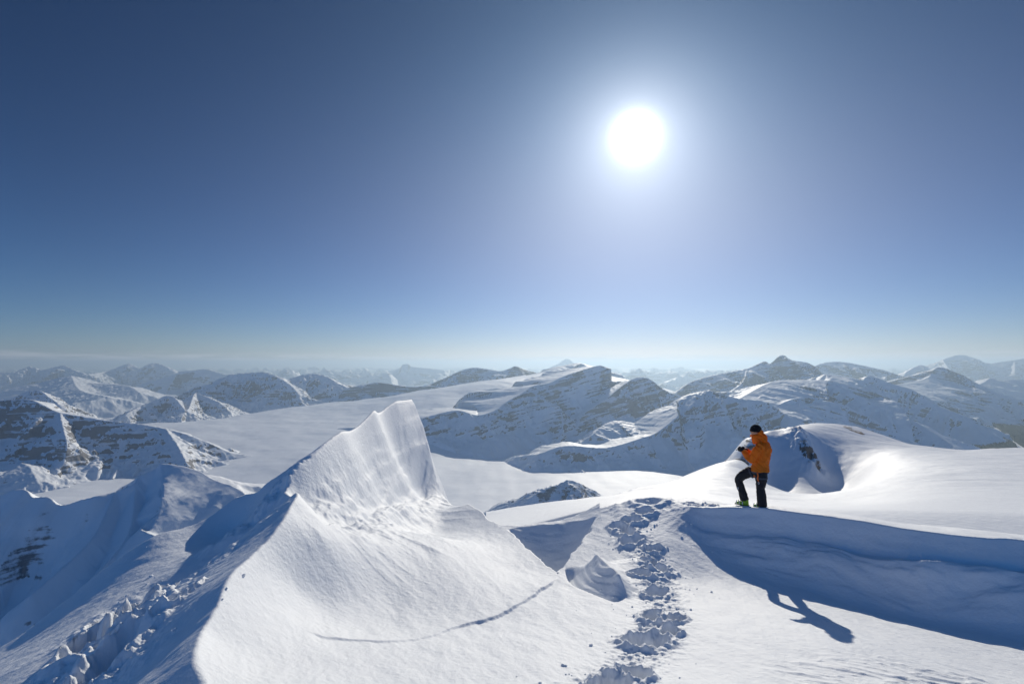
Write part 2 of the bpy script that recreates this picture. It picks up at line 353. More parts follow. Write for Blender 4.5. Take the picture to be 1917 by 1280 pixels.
    Rz = np.where(Y < 13.3, np.minimum(Rz, Rz + (np.minimum(wall, Rz) - Rz) * sst(ins, 0, .10)), Rz)
    # ---- drift scoop beside the track
    sp = smooth_line([PZ(1056, 1056, .12), PZ(1068, 1088, .16), PZ(1105, 1112, .2), PZ(1156, 1134, .24)], 5)
    dd, sg, S = polydist(X, Y, sp[:, :2]); e = -dd * sg * -1
    Sf = S / (len(sp) - 1)
    wid = .15 + .75 * np.sin(np.clip(Sf, 0, 1) * math.pi * .55 + .5) * (1 - Sf * .72)
    rr = e / wid
    mound = np.where(rr > 0, np.clip(rr, 0, 1.6), 0)
    prof = np.where(mound < 1, -.18 + .48 * mound ** 1.3, .30 * np.exp(-(mound - 1) * 2.2))
    stri = .02 * perlin(e * 16, Sf * 1.5, 5)
    rzone = sst(Sf, 0.0, .12) * sst(1 - Sf, 0.0, .25) * (dd < 1.6)
    Rz = Rz + np.where(e > 0, (prof + stri * (mound < 1)) * rzone * sst(e, -.01, .03), 0)
    # ---- boot holes
    rs = np.random.RandomState(5); tr = []
    for px, py, z, r in ((1150, 1262, .90, .20), (1118, 1275, .95, .16), (1190, 1250, .82, .17), (1225, 1196, .56, .23), (1188, 1192, .56, .20), (1255, 1180, .5, .14), (1218, 1152, .40, .17), (1268, 1160, .4, .13),
                         (1228, 1108, .26, .20), (1200, 1080, .2, .15), (1238, 1066, .2, .19), (1215, 1058, .2, .14), (1222, 1036, .22, .15), (1180, 1016, .3, .22), (1160, 990, .35, .22), (1185, 985, .37, .20), (1206, 966, .5, .2), (1175, 1003, .3, .2)):
        c = PZ(px, py, z); tr.append((c[0], c[1], r, .17 + .09 * rs.rand()))
    wxx = .085 * fbm(X * 4.5, Y * 4.5, 4, 121); wyy = .085 * fbm(X * 4.5, Y * 4.5, 4, 123)
    hole = np.zeros_like(X); rimv = np.zeros_like(X)
    for i, (cx, cy, r, dp) in enumerate(tr):
        th = rs.rand() * 3; ex = X - cx + wxx; ey = Y - cy + wyy
        a = (ex * math.cos(th) + ey * math.sin(th)) / (r * 1.15); b = (-ex * math.sin(th) + ey * math.cos(th)) / (r * .85)
        q = np.sqrt(a * a + b * b)
        hole = np.maximum(hole, dp * sst(-q, -1.08, -.42)); rimv = np.maximum(rimv, np.exp(-((q - 1.15) / .28) ** 2))
    trail = smooth_line([PZ(1110, 1290, 1.0), PZ(1160, 1255, .85), PZ(1215, 1190, .55), PZ(1240, 1140, .4), PZ(1232, 1090, .25), PZ(1215, 1045, .2), PZ(1178, 1005, .35), PZ(1170, 975, .45), P(1165, 958, 12.2), P(1200, 950, 12.3), P(1270, 945, 12.0)], 5)
    dd, sg, S = polydist(X, Y, trail[:, :2])
    churn = np.exp(-(dd / (.34 + .12 * fbm(X * .8, Y * .8, 2, 88))) ** 2)
    lumps = np.clip(fbm(X * 7, Y * 7, 4, 131), -.2, 1)
    churn *= 1 - .65 * sst(Y, 10.6, 11.8)
    Rz += churn * (lumps * .068 + fbm(X * 18, Y * 18, 3, 133) * .018) * (1 - sst(hole, 0, .1)) + rimv * .05 * (1 + lumps) - hole
    # churned snow along the crest towards the person
    t2 = smooth_line([P(1140, 955, 12.8), P(1200, 935, 12.8), P(1280, 936, 12.3), P(1360, 941, 11.8), P(1440, 947, 11.3)], 5)
    dd, sg, S = polydist(X, Y, t2[:, :2]); ch = np.exp(-(dd / .38) ** 2)
    Rz += ch * (np.clip(fbm(X * 6, Y * 6, 4, 141), -.15, 1) * .035 + fbm(X * 16, Y * 16, 3, 143) * .008)
    for px, py, d, r in ((1215, 938, 12.75, .42), (1300, 939, 12.2, .2), (1330, 942, 12.0, .15)):
        c = P(px, py, d); q = np.hypot(X - c[0] + wxx, (Y - c[1] + wyy) * 1.0) / r
        Rz -= (.16 * sst(-q, -1, -.3)) - .05 * np.exp(-((q - 1.15) / .25) ** 2)
    # scattered wind ripples near right
    sas = sst(-Y, -6.6, -5.2) * sst(X, 2.2, 4.0)
    sa = ridged((X * .5 + Y * .9) * 2.2, (Y * .3 - X * .9) * 1.0 + .6 * fbm(X, Y, 2, 7), 4, 151)
    Rz += sas * (np.clip(sa - .60, 0, 1) * .10 + np.clip(ridged((X * .5 + Y * .9) * 5, (Y * .3 - X * .9) * 2.2, 3, 155) - .62, 0, 1) * .05)
    # ---- left slope: trench, steps
    Lz += fbm(X * .8 + Y * .5, Y * 1.6 - X * .8, 5, 201) * .03 + fbm(X * 5, Y * 5, 3, 203) * .008
    tl = smooth_line([PZ(160, 1300, .85), PZ(185, 1235, .93), PZ(225, 1180, 1.03), PZ(250, 1110, 1.1), PZ(250, 1075, 1.2), PZ(320, 1045, 1.35), PZ(420, 1000, 1.55), PZ(500, 960, 1.7)], 5)
    dd, sg, S = polydist(X + .2 * wxx, Y + .2 * wyy, tl[:, :2]); ff = 1 - sst(S, 20, 34)
    ch = np.exp(-(dd / .55) ** 2) * (.35 + .65 * ff)
    lum = np.clip(fbm(X * 3.2, Y * 3.2, 5, 211), -.3, 1)
    Lz += ch * (lum * .22 + fbm(X * 12, Y * 12, 3, 213) * .03)
    holes = np.zeros_like(X)
    for px, py, z, r in ((200, 1262, .88, .26), (215, 1225, .93, .22), (165, 1195, .85, .2), (240, 1165, 1.03, .22), (170, 1170, .9, .16), (255, 1118, 1.1, .2), (262, 1090, 1.15, .2), (205, 1100, 1.1, .14), (340, 1125, 1.25, .12), (300, 1060, 1.28, .14), (230, 1145, 1., .12)):
        c = PZ(px, py, z); ex = X - c[0] + 1.3 * wxx; ey = Y - c[1] + 1.3 * wyy
        a = (ex * .35 + ey * .94) / (r * 1.7); b = (ex * .94 - ey * .35) / (r * .75); q = np.sqrt(a * a + b * b)
        holes = np.maximum(holes, .32 * sst(-q, -1.1, -.3))
        Lz += .07 * np.exp(-((q - 1.2) / .25) ** 2)
    Lz -= holes
    # big wind hollow with the cast shadow at the foot of the fin
    hp = smooth_line([P(290, 1040, 7.3), P(400, 985, 8.0), P(500, 945, 8.7)], 5)
    dd, sg, S = polydist(X, Y, hp[:, :2]); Lz -= .30 * np.exp(-(dd / .42) ** 2)
    # rime lumps along the low crest
    rl = smooth_line([P(420, 940, 8.9), P(480, 910, 9.2), P(530, 885, 9.6), P(560, 872, 9.9)], 5)
    dd, sg, S = polydist(X, Y, rl[:, :2]); ch = np.exp(-(dd / .40) ** 2)
    Lz += ch * (np.clip(fbm(X * 2.6, Y * 2.6, 5, 221), -.35, 1) * .28 + .02)
    cxl = np.interp(Y, [3, 4.1, 5.6, 7.7, 10.5, 14, 19], [-2.3, -2.55, -3.06, -3.3, -4.0, -4.0, -3.8])
    Lz = np.where(X - cxl > .15, np.maximum(Lz, Rz - .3) + 4 * sst(X - cxl, .15, 1.6), Lz)
    cl_ = .13 * fbm(36 / np.maximum(Y, 4), 0 * Y, 2, 241) * sst(Y, 8, 10) * np.exp(-((X - cxl) / .9) ** 2); Rz += cl_; Lz += cl_
    Z = smin(Rz, Lz, .05 + .12 * sst(Y, 8, 11))
    # ---- drop-offs all round
    rimc = [np.array((-16, 2.0)), np.array((-11, 5.0))] + [r[:2] for r in rim] + [np.array((-4.35, 10.5)), np.array((-4.3, 13.)), np.array((-4.25, 16.)), np.array((-4.15, 18.9)), P(770, 745, 19.2)[:2], P(790, 780, 18.9)[:2], P(806, 830, 18.2)[:2],
            P(822, 880, 17.5)[:2], P(850, 920, 16.2)[:2], P(900, 962, 14.2)[:2], P(945, 985, 12.95)[:2], P(1060, 983, 13.0)[:2], P(1130, 962, 13.2)[:2], P(1150, 935, 13.8)[:2], P(1180, 922, 15)[:2], np.array((5, 18.)), np.array((8, 24.)), np.array((10, 30.))]
    dd, sg, S = polydist(X + .08 * fbm(X * 1.3, Y * 1.3, 4, 231), Y + .05 * fbm(X * 1.5, Y * 1.5, 4, 233), smooth_line(rimc, 4))
    out = np.maximum(dd * sg, 0)
    Z = Z - 1.6 * out - .5 * np.minimum(out, .3) * 2
    # behind the bank the platform dips under the broad shoulder
    keep = Z > -14
    o = grid_mesh('snow_ground', X, Y, Z, M_near, keep=keep)
    tag(o, kind='structure')
    return X, Y, Z
FX, FY, FZ = build_foreground()
def ground_z(x, y):
    u = x / y; nu = FX.shape[1]; nd = FX.shape[0]
    c = (u + 1.45) / 2.80 * (nu - 1); r = (math.log(y) - math.log(3.0)) / math.log(27.0 / 3.0) * (nd - 1)
    return float(FZ[int(round(r)), int(round(c))])

#@@SHOULDER
# ------------------------------------------------------------------ broad snow shoulder behind the person
def build_shoulder():
    U, D, X, Y = fan(-.05, 1.9, 900, 11.0, 190, 620)
    pts = [(1150, 950, 14), (1150, 935, 20), (1150, 928, 30), (1200, 925, 22), (1200, 913, 45), (1250, 925, 24), (1250, 903, 60), (1300, 920, 30), (1300, 890, 70), (1345, 915, 34), (1345, 878, 80),
           (1390, 915, 40), (1390, 893, 70), (1390, 865, 66), (1400, 838, 73), (1440, 960, 12.5), (1440, 935, 30), (1440, 916, 67), (1440, 870, 73), (1440, 817, 78), (1480, 802, 85), (1500, 886, 70), (1500, 850, 74), (1500, 815, 78), (1520, 796, 88),
           (1560, 796, 90), (1550, 850, 76), (1580, 905, 69), (1590, 868, 73), (1600, 940, 26), (1600, 805, 88), (1655, 855, 67), (1650, 823, 84), (1700, 980, 11.5), (1700, 940, 20), (1700, 900, 34), (1700, 860, 58), (1700, 837, 78), (1760, 843, 74), (1800, 846, 72),
           (1850, 842, 75), (1917, 841, 78), (1917, 990, 11.5), (1917, 930, 22), (1917, 880, 40), (2200, 850, 75), (2200, 1000, 11.5), (2200, 900, 35), (2700, 870, 70), (2700, 1020, 11.5), (1300, 950, 14), (1000, 960, 20), (1000, 930, 60), (1040, 1000, 12)]
    w3 = np.array([P(*p) for p in pts]); uv = np.stack([w3[:, 0] / w3[:, 1], np.log(w3[:, 1]) * .5], -1); q = (CAMZ - w3[:, 2]) / w3[:, 1]
    Q = TPS(uv, q, 1e-5)(U, np.log(D) * .5)
    sil = np.array([(900, 28), (1150, 32), (1200, 46), (1250, 62), (1300, 72), (1345, 82), (1400, 76), (1440, 80), (1480, 87), (1520, 92), (1600, 92), (1650, 88), (1700, 82), (1800, 76), (1917, 82), (2700, 78)], float)
    ds = np.interp(U, (sil[:, 0] - 958.5) / F, sil[:, 1]) * (1 + .0 * U)
    over = np.maximum(D - ds, 0)
    Z = CAMZ - Q * np.minimum(D, ds)
    # past its brow the shoulder falls away
    Qs = Q
    Z = np.where(over > 0, CAMZ - Q * ds - .25 * over - .012 * over ** 2, Z)
    pxs = U * F + 958.5
    # wind ripples
    rp = perlin(Y * .42 + X * .22 + .5 * fbm(X * .1, Y * .1, 2, 305), X * .10 - Y * .05, 301) * .085 * (.6 + 1.2 * fbm(X * .05, Y * .05, 2, 307)) + perlin(Y * 1.1 + X * .6, X * .25, 309) * .02 + fbm(X * .25, Y * .25, 4, 303) * .14
    Z += rp * sst(D, 13, 40)
    face = sst(D, 68, 71) * sst(-D, -84, -78) * sst(pxs, 1340, 1400) * sst(-pxs, -1600, -1570)
    rr = ridged(X * .10 + Y * .02, Y * .05, 5, 311)
    Z += face * ((rr - .5) * .35 + fbm(X * .6, Y * .6, 4, 313) * .14)
    c = P(1520, 850, 72); ex = (X - c[0]) - (Y - c[1]) * .25
    rib = np.exp(-(ex / 1.6) ** 2) * face
    Z += rib * .9 * (1 + fbm(X * .9, Y * .9, 3, 315))
    nz, n = slope_of(X, Y, Z)
    rock = rib * .62 + face * sst(-nz, -.86, -.7) * .25
    for px, py, d, r in ((1362, 868, 82, 3.5), (1585, 803, 90, 3.0), (1375, 880, 78, 3), (1400, 850, 72, 2.5), (1602, 815, 88, 2)):
        c = P(px, py, d); rock += .42 * np.exp(-(((X - c[0]) / r) ** 2 + ((Y - c[1]) / (r * 2)) ** 2))
    rock = -1.3 + 2.1 * np.clip(rock, 0, .7) / .7
    near = sst(-D, -16, -11.5)
    Z -= near * .5 + 3 * sst(-D, -15.5, -14) * sst(-pxs, -1290, -1180)
    o = grid_mesh('snow_shoulder', X, Y, Z, M_mid, {'rock': rock}, keep=Z > -60)
    tag(o, kind='structure')
build_shoulder()

#@@MOUNTAINS
# ------------------------------------------------------------------ mountains from networks of ridges
def mountain(name, lines, base, res=.0011, rough=.10, nsc=90., rock=.5, mat=None, k=None, pad=1.0, seed=1, jag=1.0, buttress=.38, label=None, steep=(.80, .62), warp=.3, soft=.3):
    """lines: list of (points (px,py,d[,slope left, slope right]), slope left, slope right, reach)"""
    mat = mat or M_mtn
    L3 = []
    for pts, sL, sR, reach in lines:
        rows = []
        for p in pts:
            w3 = P(*p[:3]); a = p[3] if len(p) > 3 else sL; b = p[4] if len(p) > 4 else sR
            rows.append([*w3, a, b])
        L3.append((smooth_line(rows, 4), reach))
    allp = np.vstack([l[0] for l in L3]); dm = allp[:, 1].mean()
    H = max(allp[:, 2].max() - base, 20)
    ext = [max(H / max(l[0][:, 3].min(), .18), H / max(l[0][:, 4].min(), .18)) for l in L3]
    ext = min(max(ext), H * 3.2) * pad
    d0 = max(allp[:, 1].min() - min(ext, H * 2.0), allp[:, 1].min() * .45); d1 = allp[:, 1].max() + ext * .8
    us = allp[:, 0] / allp[:, 1]; u0 = us.min() - ext / dm; u1 = us.max() + ext / dm
    nu = int((u1 - u0) / res); st = res * dm * 1.7; nd = int((d1 - d0) / st)
    nu = min(max(nu, 60), 900); nd = min(max(nd, 60), 800)
    u = np.linspace(u0, u1, nu); d = np.linspace(d0, d1, nd); U, D = np.meshgrid(u, d); X, Y = U * D, D
    s = 1 / nsc
    WX = fbm(X * s * .6, Y * s * .6, 4, seed) * nsc * warp; WY = fbm(X * s * .6, Y * s * .6, 4, seed + 5) * nsc * warp
    Z = np.full(X.shape, base - 60.0)
    nzs = ridged(X * s + .2 * fbm(X * s, Y * s, 2, 4), Y * s, 6, seed + 9) - .45
    fine = fbm(X * s * 4, Y * s * 4, 4, seed + 20)
    nz2 = ridged(X * s * 2.7 + WX * s, Y * s * 2.7 + WY * s, 5, seed + 31) - .45
    dmin = np.full(X.shape, 1e9); T = np.ones(X.shape)
    for ln, reach in L3:
        dd, sg, S = polydist(X, Y, ln[:, :2]); dw, sgw, Sw, cap = polydist(X + WX, Y + WY, ln[:, :2], True)
        f = sst(dd, 0, nsc * .6); dist = dd * (1 - f) + dw * f
        zc = lerpi(S, ln[:, 2]); left = sst(sg * dd, -nsc * .03, nsc * .03)
        sl = lerpi(S, ln[:, 3]) * left + lerpi(S, ln[:, 4]) * (1 - left)
        if reach:
            bn = reach[0] * left + reach[1] * (1 - left); drop = sl * np.minimum(dist, bn) + .72 * np.maximum(dist - bn, 0)
        else: drop = sl * dist
        arc = lerpi(S, np.concatenate([[0], np.cumsum(np.linalg.norm(np.diff(ln[:, :2], axis=0), axis=1))]))
        but = perlin(arc * s * .9 + sg * 7.7, dist * s * .25, seed + 2) + .5 * perlin(arc * s * 2.3 + sg * 3.3, dist * s * .5, seed + 3)
        drop = drop * (1 + buttress * but * sst(dist, 0, nsc))
        Hl = np.maximum(zc - base, 5); h1 = .36 * Hl; wst = sst(sl, .4, .6)
        drop = drop * (1 - wst) + wst * np.where(drop < h1, 1.3 * drop, 1.3 * h1 + .66 * (drop - h1))
        drop = drop + (np.maximum(drop, .75 * dist) - drop) * sst(cap, .3, .95)
        # past the ends of the ridge it tails off
        h = zc - drop
        nw = sst(dist, 0, nsc * .7) * np.clip(sl * 1.4, 0.08, 1)
        h = h + nw * (nzs * rough * H * .8 + nz2 * rough * .28 * H + fine * rough * .08 * H) * (1 - .45 * sst(drop / Hl, .4, .75)) + (fine * .08 + nz2 * .18) * rough * jag * H * (1 - nw) * np.clip(sl * 2, .1, 1)
        T = np.where(h > Z, drop / Hl, T); Z = smax(Z, h, (k or H * .02)); dmin = np.minimum(dmin, dist)
    # gullies down the faces
    nz, n = slope_of(X, Y, Z)
    rk = sst(-nz, -steep[0], -steep[1])
    rockv = (rk - .5) * 1.5 + (rock - .5) * 1.5 + .1 * fine + np.clip((.5 - T) * 1.1, -.55, .22)
    edge = np.minimum.reduce([U - u0, u1 - U, (D - d0) / dm, (d1 - D) / dm]) * dm
    Z = base - 60 + (Z - base + 60) * sst(edge, 0, H * .5)
    o = grid_mesh(name, X, Y, Z, mat, {'rock': rockv}, keep=Z > base - 40)
    tag(o, kind='structure')
    if label: o['label'] = label
    return o

# ridge close by on the left, with its shaded couloir wall
mountain('rocky_ridge', [
    ([(-260, 960, 300, .7, .9), (-80, 935, 305, .7, .9), (0, 926, 310, .6, .9), (28, 916, 312, .6, .9), (50, 917, 312, .6, .9), (62, 930, 312, .6, .9), (92, 930, 314, .6, .9), (112, 945, 315, .6, .9), (150, 936, 318, .6, .9), (178, 928, 320, .6, .9), (215, 920, 328, .6, .9), (250, 905, 335, .6, .9),
      (264, 888, 342, .6, .8), (290, 878, 348, .6, .7), (302, 868, 350, .6, .6), (330, 870, 352, .6, .4), (370, 880, 352, .6, .35), (402, 898, 350, .6, .35), (440, 911, 345, .6, .35), (470, 935, 340, .6, .35), (520, 990, 330, .6, .4)], .6, .9, 0),
    ([(302, 868, 350), (304, 900, 338), (297, 925, 326), (310, 945, 319), (290, 965, 310), (264, 988, 300), (282, 999, 290), (340, 1030, 270), (380, 1100, 240)], .45, .9, 0),
    ([(215, 920, 328), (170, 1010, 295), (60, 1110, 262)], .75, .8, 0), ([(255, 905, 338), (240, 1000, 300), (165, 1090, 268), (120, 1150, 250)], .75, .8, 0)],
    base=-190, res=.0009, rough=.018, nsc=26, rock=.18, mat=M_ridge, seed=3, pad=.9, steep=(.76, .55), k=1.2)
# banded rock wall on the left
mountain('rocky_mountain', [
    ([(-400, 742, 1750, .2, .8), (-100, 740, 1750, .2, .9), (0, 748, 1750, .2, .9), (50, 747, 1760, .2, .9), (78, 756, 1765, .2, .9), (112, 772, 1780, .2, .9), (165, 781, 1800, .2, .8), (200, 787, 1815, .2, .75), (250, 792, 1850, .2, .75), (300, 800, 1880, .2, .75), (350, 813, 1900, .2, .7), (392, 829, 1930, .2, .6), (430, 846, 1950, .2, .5), (472, 853, 1980, .2, .3)], .2, .8, (60, 900)),
    ([(112, 772, 1780), (118, 800, 1700), (125, 830, 1640), (120, 860, 1600)], .6, .6, 0), ([(-10, 750, 1750), (-30, 800, 1650), (-60, 850, 1580)], .6, .6, 0),
    ([(0, 870, 1560), (48, 868, 1530), (70, 900, 1470)], .4, .35, 0), ([(310, 802, 1880), (330, 830, 1800), (350, 868, 1700)], .5, .5, 0)],
    base=-372, rough=.07, nsc=60, rock=.47, seed=11, steep=(.82, .66), k=6)
# island of rock in the glacier
mountain('rocky_knoll', [
    ([(925, 953, 1330), (960, 940, 1345), (985, 926, 1350), (1008, 924, 1350), (1040, 914, 1350), (1062, 898, 1350), (1085, 904, 1345), (1100, 920, 1340), (1132, 946, 1335)], .5, .42, 0),
    ([(1008, 924, 1350), (1010, 940, 1310), (1030, 950, 1270)], .4, .4, 0), ([(1062, 898, 1350), (1085, 930, 1300), (1110, 948, 1270)], .45, .4, 0)],
    base=-384, rough=.10, nsc=32, rock=.32, mat=M_ridge, seed=15, steep=(.93, .85), k=3)
# long plateau mountain with stepped cliffs
mountain('cliff_mountain', mat=M_up, lines=[
    ([(772, 800, 2450, .05, .5), (792, 783, 2500, .05, .6), (815, 776, 2550, .05, .75), (857, 768, 2600, .06, .75), (893, 777, 2560, .06, .6), (926, 768, 2620, .08, .6), (952, 750, 2720, .08, .8), (978, 736, 2800, .08, .9), (999, 722, 2880, .08, 1.0), (1030, 716, 2920, .08, 1.0), (1056, 704, 2980, .08, 1.0), (1093, 692, 3060, .08, 1.0), (1125, 684, 3130, .1, 1.0), (1136, 694, 3110, .4, 1.0), (1140, 712, 3080, .6, .8), (1180, 713, 3150, .5, .7)], .08, .9, (420, 900)),
    ([(990, 728, 2850, .5, .8), (1022, 750, 2740, .5, .8), (1046, 760, 2700, .6, .9), (1053, 790, 2600, .6, .7), (1050, 815, 2500, .6, .6)], .5, .8, 0),
    ([(880, 775, 2560), (900, 800, 2480), (905, 825, 2420)], .5, .6, 0)],
    base=-425, rough=.055, nsc=80, rock=.36, seed=21, pad=.8, steep=(.84, .70), k=5)
mountain('summit_plateau', [
    ([(960, 712, 4700), (1000, 700, 4780), (1040, 688, 4850), (1060, 683, 4900), (1085, 679, 4900), (1098, 685, 4850), (1112, 692, 4780)], .15, .2, (300, 350))],
    base=-200, rough=.05, nsc=90, rock=.35, seed=23, steep=(.9, .8))
mountain('banded_mountain', mat=M_up, lines=[
    ([(1085, 785, 2700, .3, .7), (1095, 772, 2730, .3, .8), (1120, 756, 2800, .3, .9), (1142, 740, 2850, .3, .9), (1165, 722, 2950, .3, .9), (1185, 709, 3020, .4, .9), (1205, 706, 3050, .5, .9), (1222, 713, 3050, .6, .9), (1245, 730, 3030, .5, .8), (1282, 744, 3000, .4, .6), (1330, 752, 2980, .4, .5)], .3, .9, 0),
    ([(1215, 711, 3050), (1235, 745, 2920), (1240, 775, 2800)], .6, .6, 0)],
    base=-425, rough=.06, nsc=80, rock=.42, seed=27, pad=.8, steep=(.84, .70), k=5)
mountain('broken_mountain', mat=M_up, lines=[
    ([(1385, 747, 2305, .6, .8), (1345, 737, 2325, .6, .8), (1322, 731, 2330, .5, .8), (1286, 765, 2260, .1, .8), (1234, 807, 2180, .05, .75), (1200, 820, 2150, .05, .7), (1135, 838, 2100, .05, .6), (1060, 834, 2080, .1, .6), (1007, 850, 2050, .2, .5)][::-1], .1, .8, (200, 900)),
    ([(1385, 747, 2305, .6, .7), (1345, 737, 2325, .6, .7), (1322, 731, 2330, .5, .5), (1275, 743, 2420), (1238, 768, 2420), (1205, 792, 2380), (1153, 787, 2420), (1125, 799, 2360), (1112, 812, 2300)][::-1], .5, .2, (900, 230)),
    ([(1322, 731, 2330), (1345, 736, 2320), (1385, 746, 2310), (1428, 750, 2290), (1462, 769, 2260), (1482, 797, 2220), (1510, 840, 2150)], .6, .8, 0),
    ([(1345, 736, 2320), (1360, 790, 2200), (1390, 850, 2080)], .7, .7, 0), ([(1428, 750, 2290), (1440, 800, 2190)], .7, .7, 0)],
    base=-428, rough=.075, nsc=60, rock=.47, seed=31, pad=.8, steep=(.80, .62), k=4)
mountain('snowfield_mountain', mat=M_dn, lines=[
    ([(1385, 745, 2500, .3, .2), (1440, 716, 2700, .3, .2), (1480, 711, 2750, .3, .2), (1555, 712, 2750, .3, .25), (1570, 722, 2700, .4, .45), (1640, 757, 2550, .4, .5), (1700, 782, 2480, .4, .5), (1745, 808, 2380, .4, .5), (1790, 838, 2250, .4, .5), (1830, 866, 2100, .4, .5)], .3, .3, (300, 330)),
    ([(1425, 775, 2330, .15, .6), (1470, 752, 2400, .15, .8), (1500, 744, 2420, .15, .9), (1540, 745, 2420, .15, .9), (1580, 758, 2400, .2, .8), (1630, 783, 2340, .3, .7), (1700, 820, 2250, .4, .6)], .2, .8, (200, 900)),
    ([(1500, 744, 2420), (1490, 790, 2250), (1470, 830, 2150)], .6, .5, 0)],
    base=-430, rough=.05, nsc=70, rock=.38, seed=37, pad=.8, steep=(.82, .64), k=5)
mountain('sloping_ridge', mat=M_dn, lines=[
    ([(1545, 700, 3300, .3, .25), (1585, 706, 3300, .3, .3), (1614, 711, 3250, .3, .5), (1629, 703, 3250, .3, .6), (1670, 718, 3200, .3, .6), (1710, 730, 3150, .3, .55), (1750, 757, 3050, .3, .5), (1805, 777, 2950, .3, .5)], .3, .5, 0)],
    base=-430, rough=.05, nsc=80, rock=.45, seed=41, pad=.8, k=5)
mountain('pyramid_mountain', mat=M_up, lines=[
    ([(1265, 735, 3900), (1295, 714, 4000), (1345, 700, 4100), (1400, 689, 4150), (1430, 676, 4200), (1442, 680, 4200), (1463, 664, 4200), (1482, 674, 4200), (1510, 678, 4180), (1528, 688, 4150), (1548, 706, 4100), (1600, 730, 4000)], .5, .42, 0),
    ([(1400, 689, 4150), (1390, 715, 3900), (1360, 738, 3700)], .5, .5, 0), ([(1480, 678, 4190), (1490, 700, 3950)], .4, .6, 0)],
    base=-430, rough=.045, nsc=120, rock=.46, seed=43, pad=.7, steep=(.94, .84), k=6)
mountain('tilted_mountain', mat=M_dn, lines=[([(1500, 700, 5900), (1535, 681, 6000), (1572, 677, 6000), (1616, 684, 5900), (1670, 697, 5800), (1690, 707, 5700), (1740, 722, 5600)], .4, .4, 0)], base=-500, rough=.04, nsc=150, rock=.5, seed=47, pad=.7, steep=(.94, .84))
mountain('twin_mountain', [([(1690, 706, 7400), (1700, 694, 7500), (1724, 683, 7500), (1750, 694, 7400), (1790, 704, 7300)], .4, .4, 0)], base=-500, rough=.06, nsc=180, rock=.4, seed=49, pad=.7)
mountain('high_massif', [([(1700, 706, 9800), (1740, 690, 9900), (1765, 673, 10000), (1800, 664, 10000), (1830, 672, 9900), (1850, 680, 9800), (1882, 676, 9900), (1920, 671, 9900), (1970, 668, 9900), (2100, 680, 9800)], .45, .42, 0),
    ([(1850, 680, 9800), (1845, 700, 9200)], .5, .5, 0), ([(1765, 673, 10000), (1780, 695, 9300)], .5, .5, 0), ([(1900, 674, 9900), (1900, 700, 9200)], .5, .5, 0)], base=-500, rough=.09, nsc=280, rock=.45, seed=53, pad=.7, steep=(.92, .8))
mountain('domed_mountain', mat=M_dn, lines=[([(1640, 725, 4300, .3, .18), (1700, 716, 4400, .3, .2), (1738, 706, 4450, .3, .3), (1748, 692, 4500, .3, .5), (1761, 687, 4500, .3, .5), (1783, 694, 4480, .3, .5), (1805, 703, 4450, .3, .5), (1831, 718, 4400, .3, .45), (1885, 740, 4250, .3, .4), (1960, 760, 4100, .3, .4)], .3, .4, (600, 500))],
    base=-430, rough=.05, nsc=110, rock=.40, seed=57, pad=.7, steep=(.92, .8))
mountain('low_mountain', [([(1815, 728, 5200), (1842, 715, 5400), (1856, 707, 5500), (1875, 713, 5500), (1904, 709, 5500), (1960, 716, 5400), (2050, 722, 5300)], .3, .4, 0)], base=-450, rough=.06, nsc=130, rock=.45, seed=59, pad=.7)
# left middle distance
mountain('flat_topped_mountain', [
    ([(360, 738, 4300), (395, 726, 4400), (417, 710, 4550), (430, 701, 4600), (465, 698, 4650), (496, 697, 4650), (520, 706, 4600), (545, 722, 4500), (560, 740, 4400)], .4, .6, 0)], base=-430, rough=.13, nsc=105, rock=.52, seed=61, pad=.75)
mountain('pointed_mountain', [
    ([(235, 775, 3300), (262, 760, 3450), (290, 749, 3550), (313, 740, 3600), (328, 745, 3600), (350, 768, 3500), (364, 737, 3900), (380, 740, 3900), (410, 752, 3850)], .5, .6, 0)], base=-430, rough=.13, nsc=70, rock=.5, seed=63, pad=.75)
mountain('rounded_mountain', [
    ([(520, 722, 4700), (545, 708, 4800), (575, 700, 4900), (606, 702, 4900), (633, 717, 4800), (659, 729, 4700), (690, 738, 4600)], .4, .45, 0)], base=-430, rough=.13, nsc=110, rock=.5, seed=67, pad=.75)
mountain('dark_cliff', [
    ([(672, 744, 4550, .1, .6), (684, 722, 4650, .08, 1.3), (706, 716, 4700, .08, 1.5), (737, 720, 4700, .08, 1.4), (770, 724, 4680, .08, 1.2), (807, 722, 4700, .08, .8), (830, 726, 4700, .1, .6)], .08, 1.2, (200, 900))], base=-330, rough=.05, nsc=90, rock=.62, seed=69, pad=.7, steep=(.9, .75))
mountain('wedge_mountain', [
    ([(800, 722, 4900, .3, .5), (812, 716, 5000, .3, .5), (840, 704, 5000, .3, .5), (867, 692, 5050, .3, .5), (893, 688, 5100, .3, .5), (932, 694, 5050, .3, .5), (950, 691, 5050, .3, .5), (965, 685, 5050, .3, .5), (974, 692, 5000, .5, .5), (982, 706, 4950, .5, .5)], .3, .5, 0)], base=-330, rough=.05, nsc=120, rock=.45, seed=71, pad=.7, steep=(.93, .84))
mountain('snowy_hill', [
    ([(20, 726, 5300), (65, 718, 5400), (104, 716, 5500), (133, 703, 5600), (167, 716, 5500), (235, 721, 5400), (262, 735, 5200)], .3, .3, 0), ([(133, 703, 5600), (150, 730, 5000), (200, 742, 4700)], .3, .3, 0)], base=-470, rough=.08, nsc=120, rock=.3, seed=73, pad=.6)
mountain('small_mesa', [([(10, 752, 2600), (26, 744, 2600), (52, 732, 2620), (75, 731, 2620), (90, 742, 2600), (108, 754, 2560)], .5, .6, 0)], base=-330, rough=.07, nsc=50, rock=.62, seed=77, pad=.7)
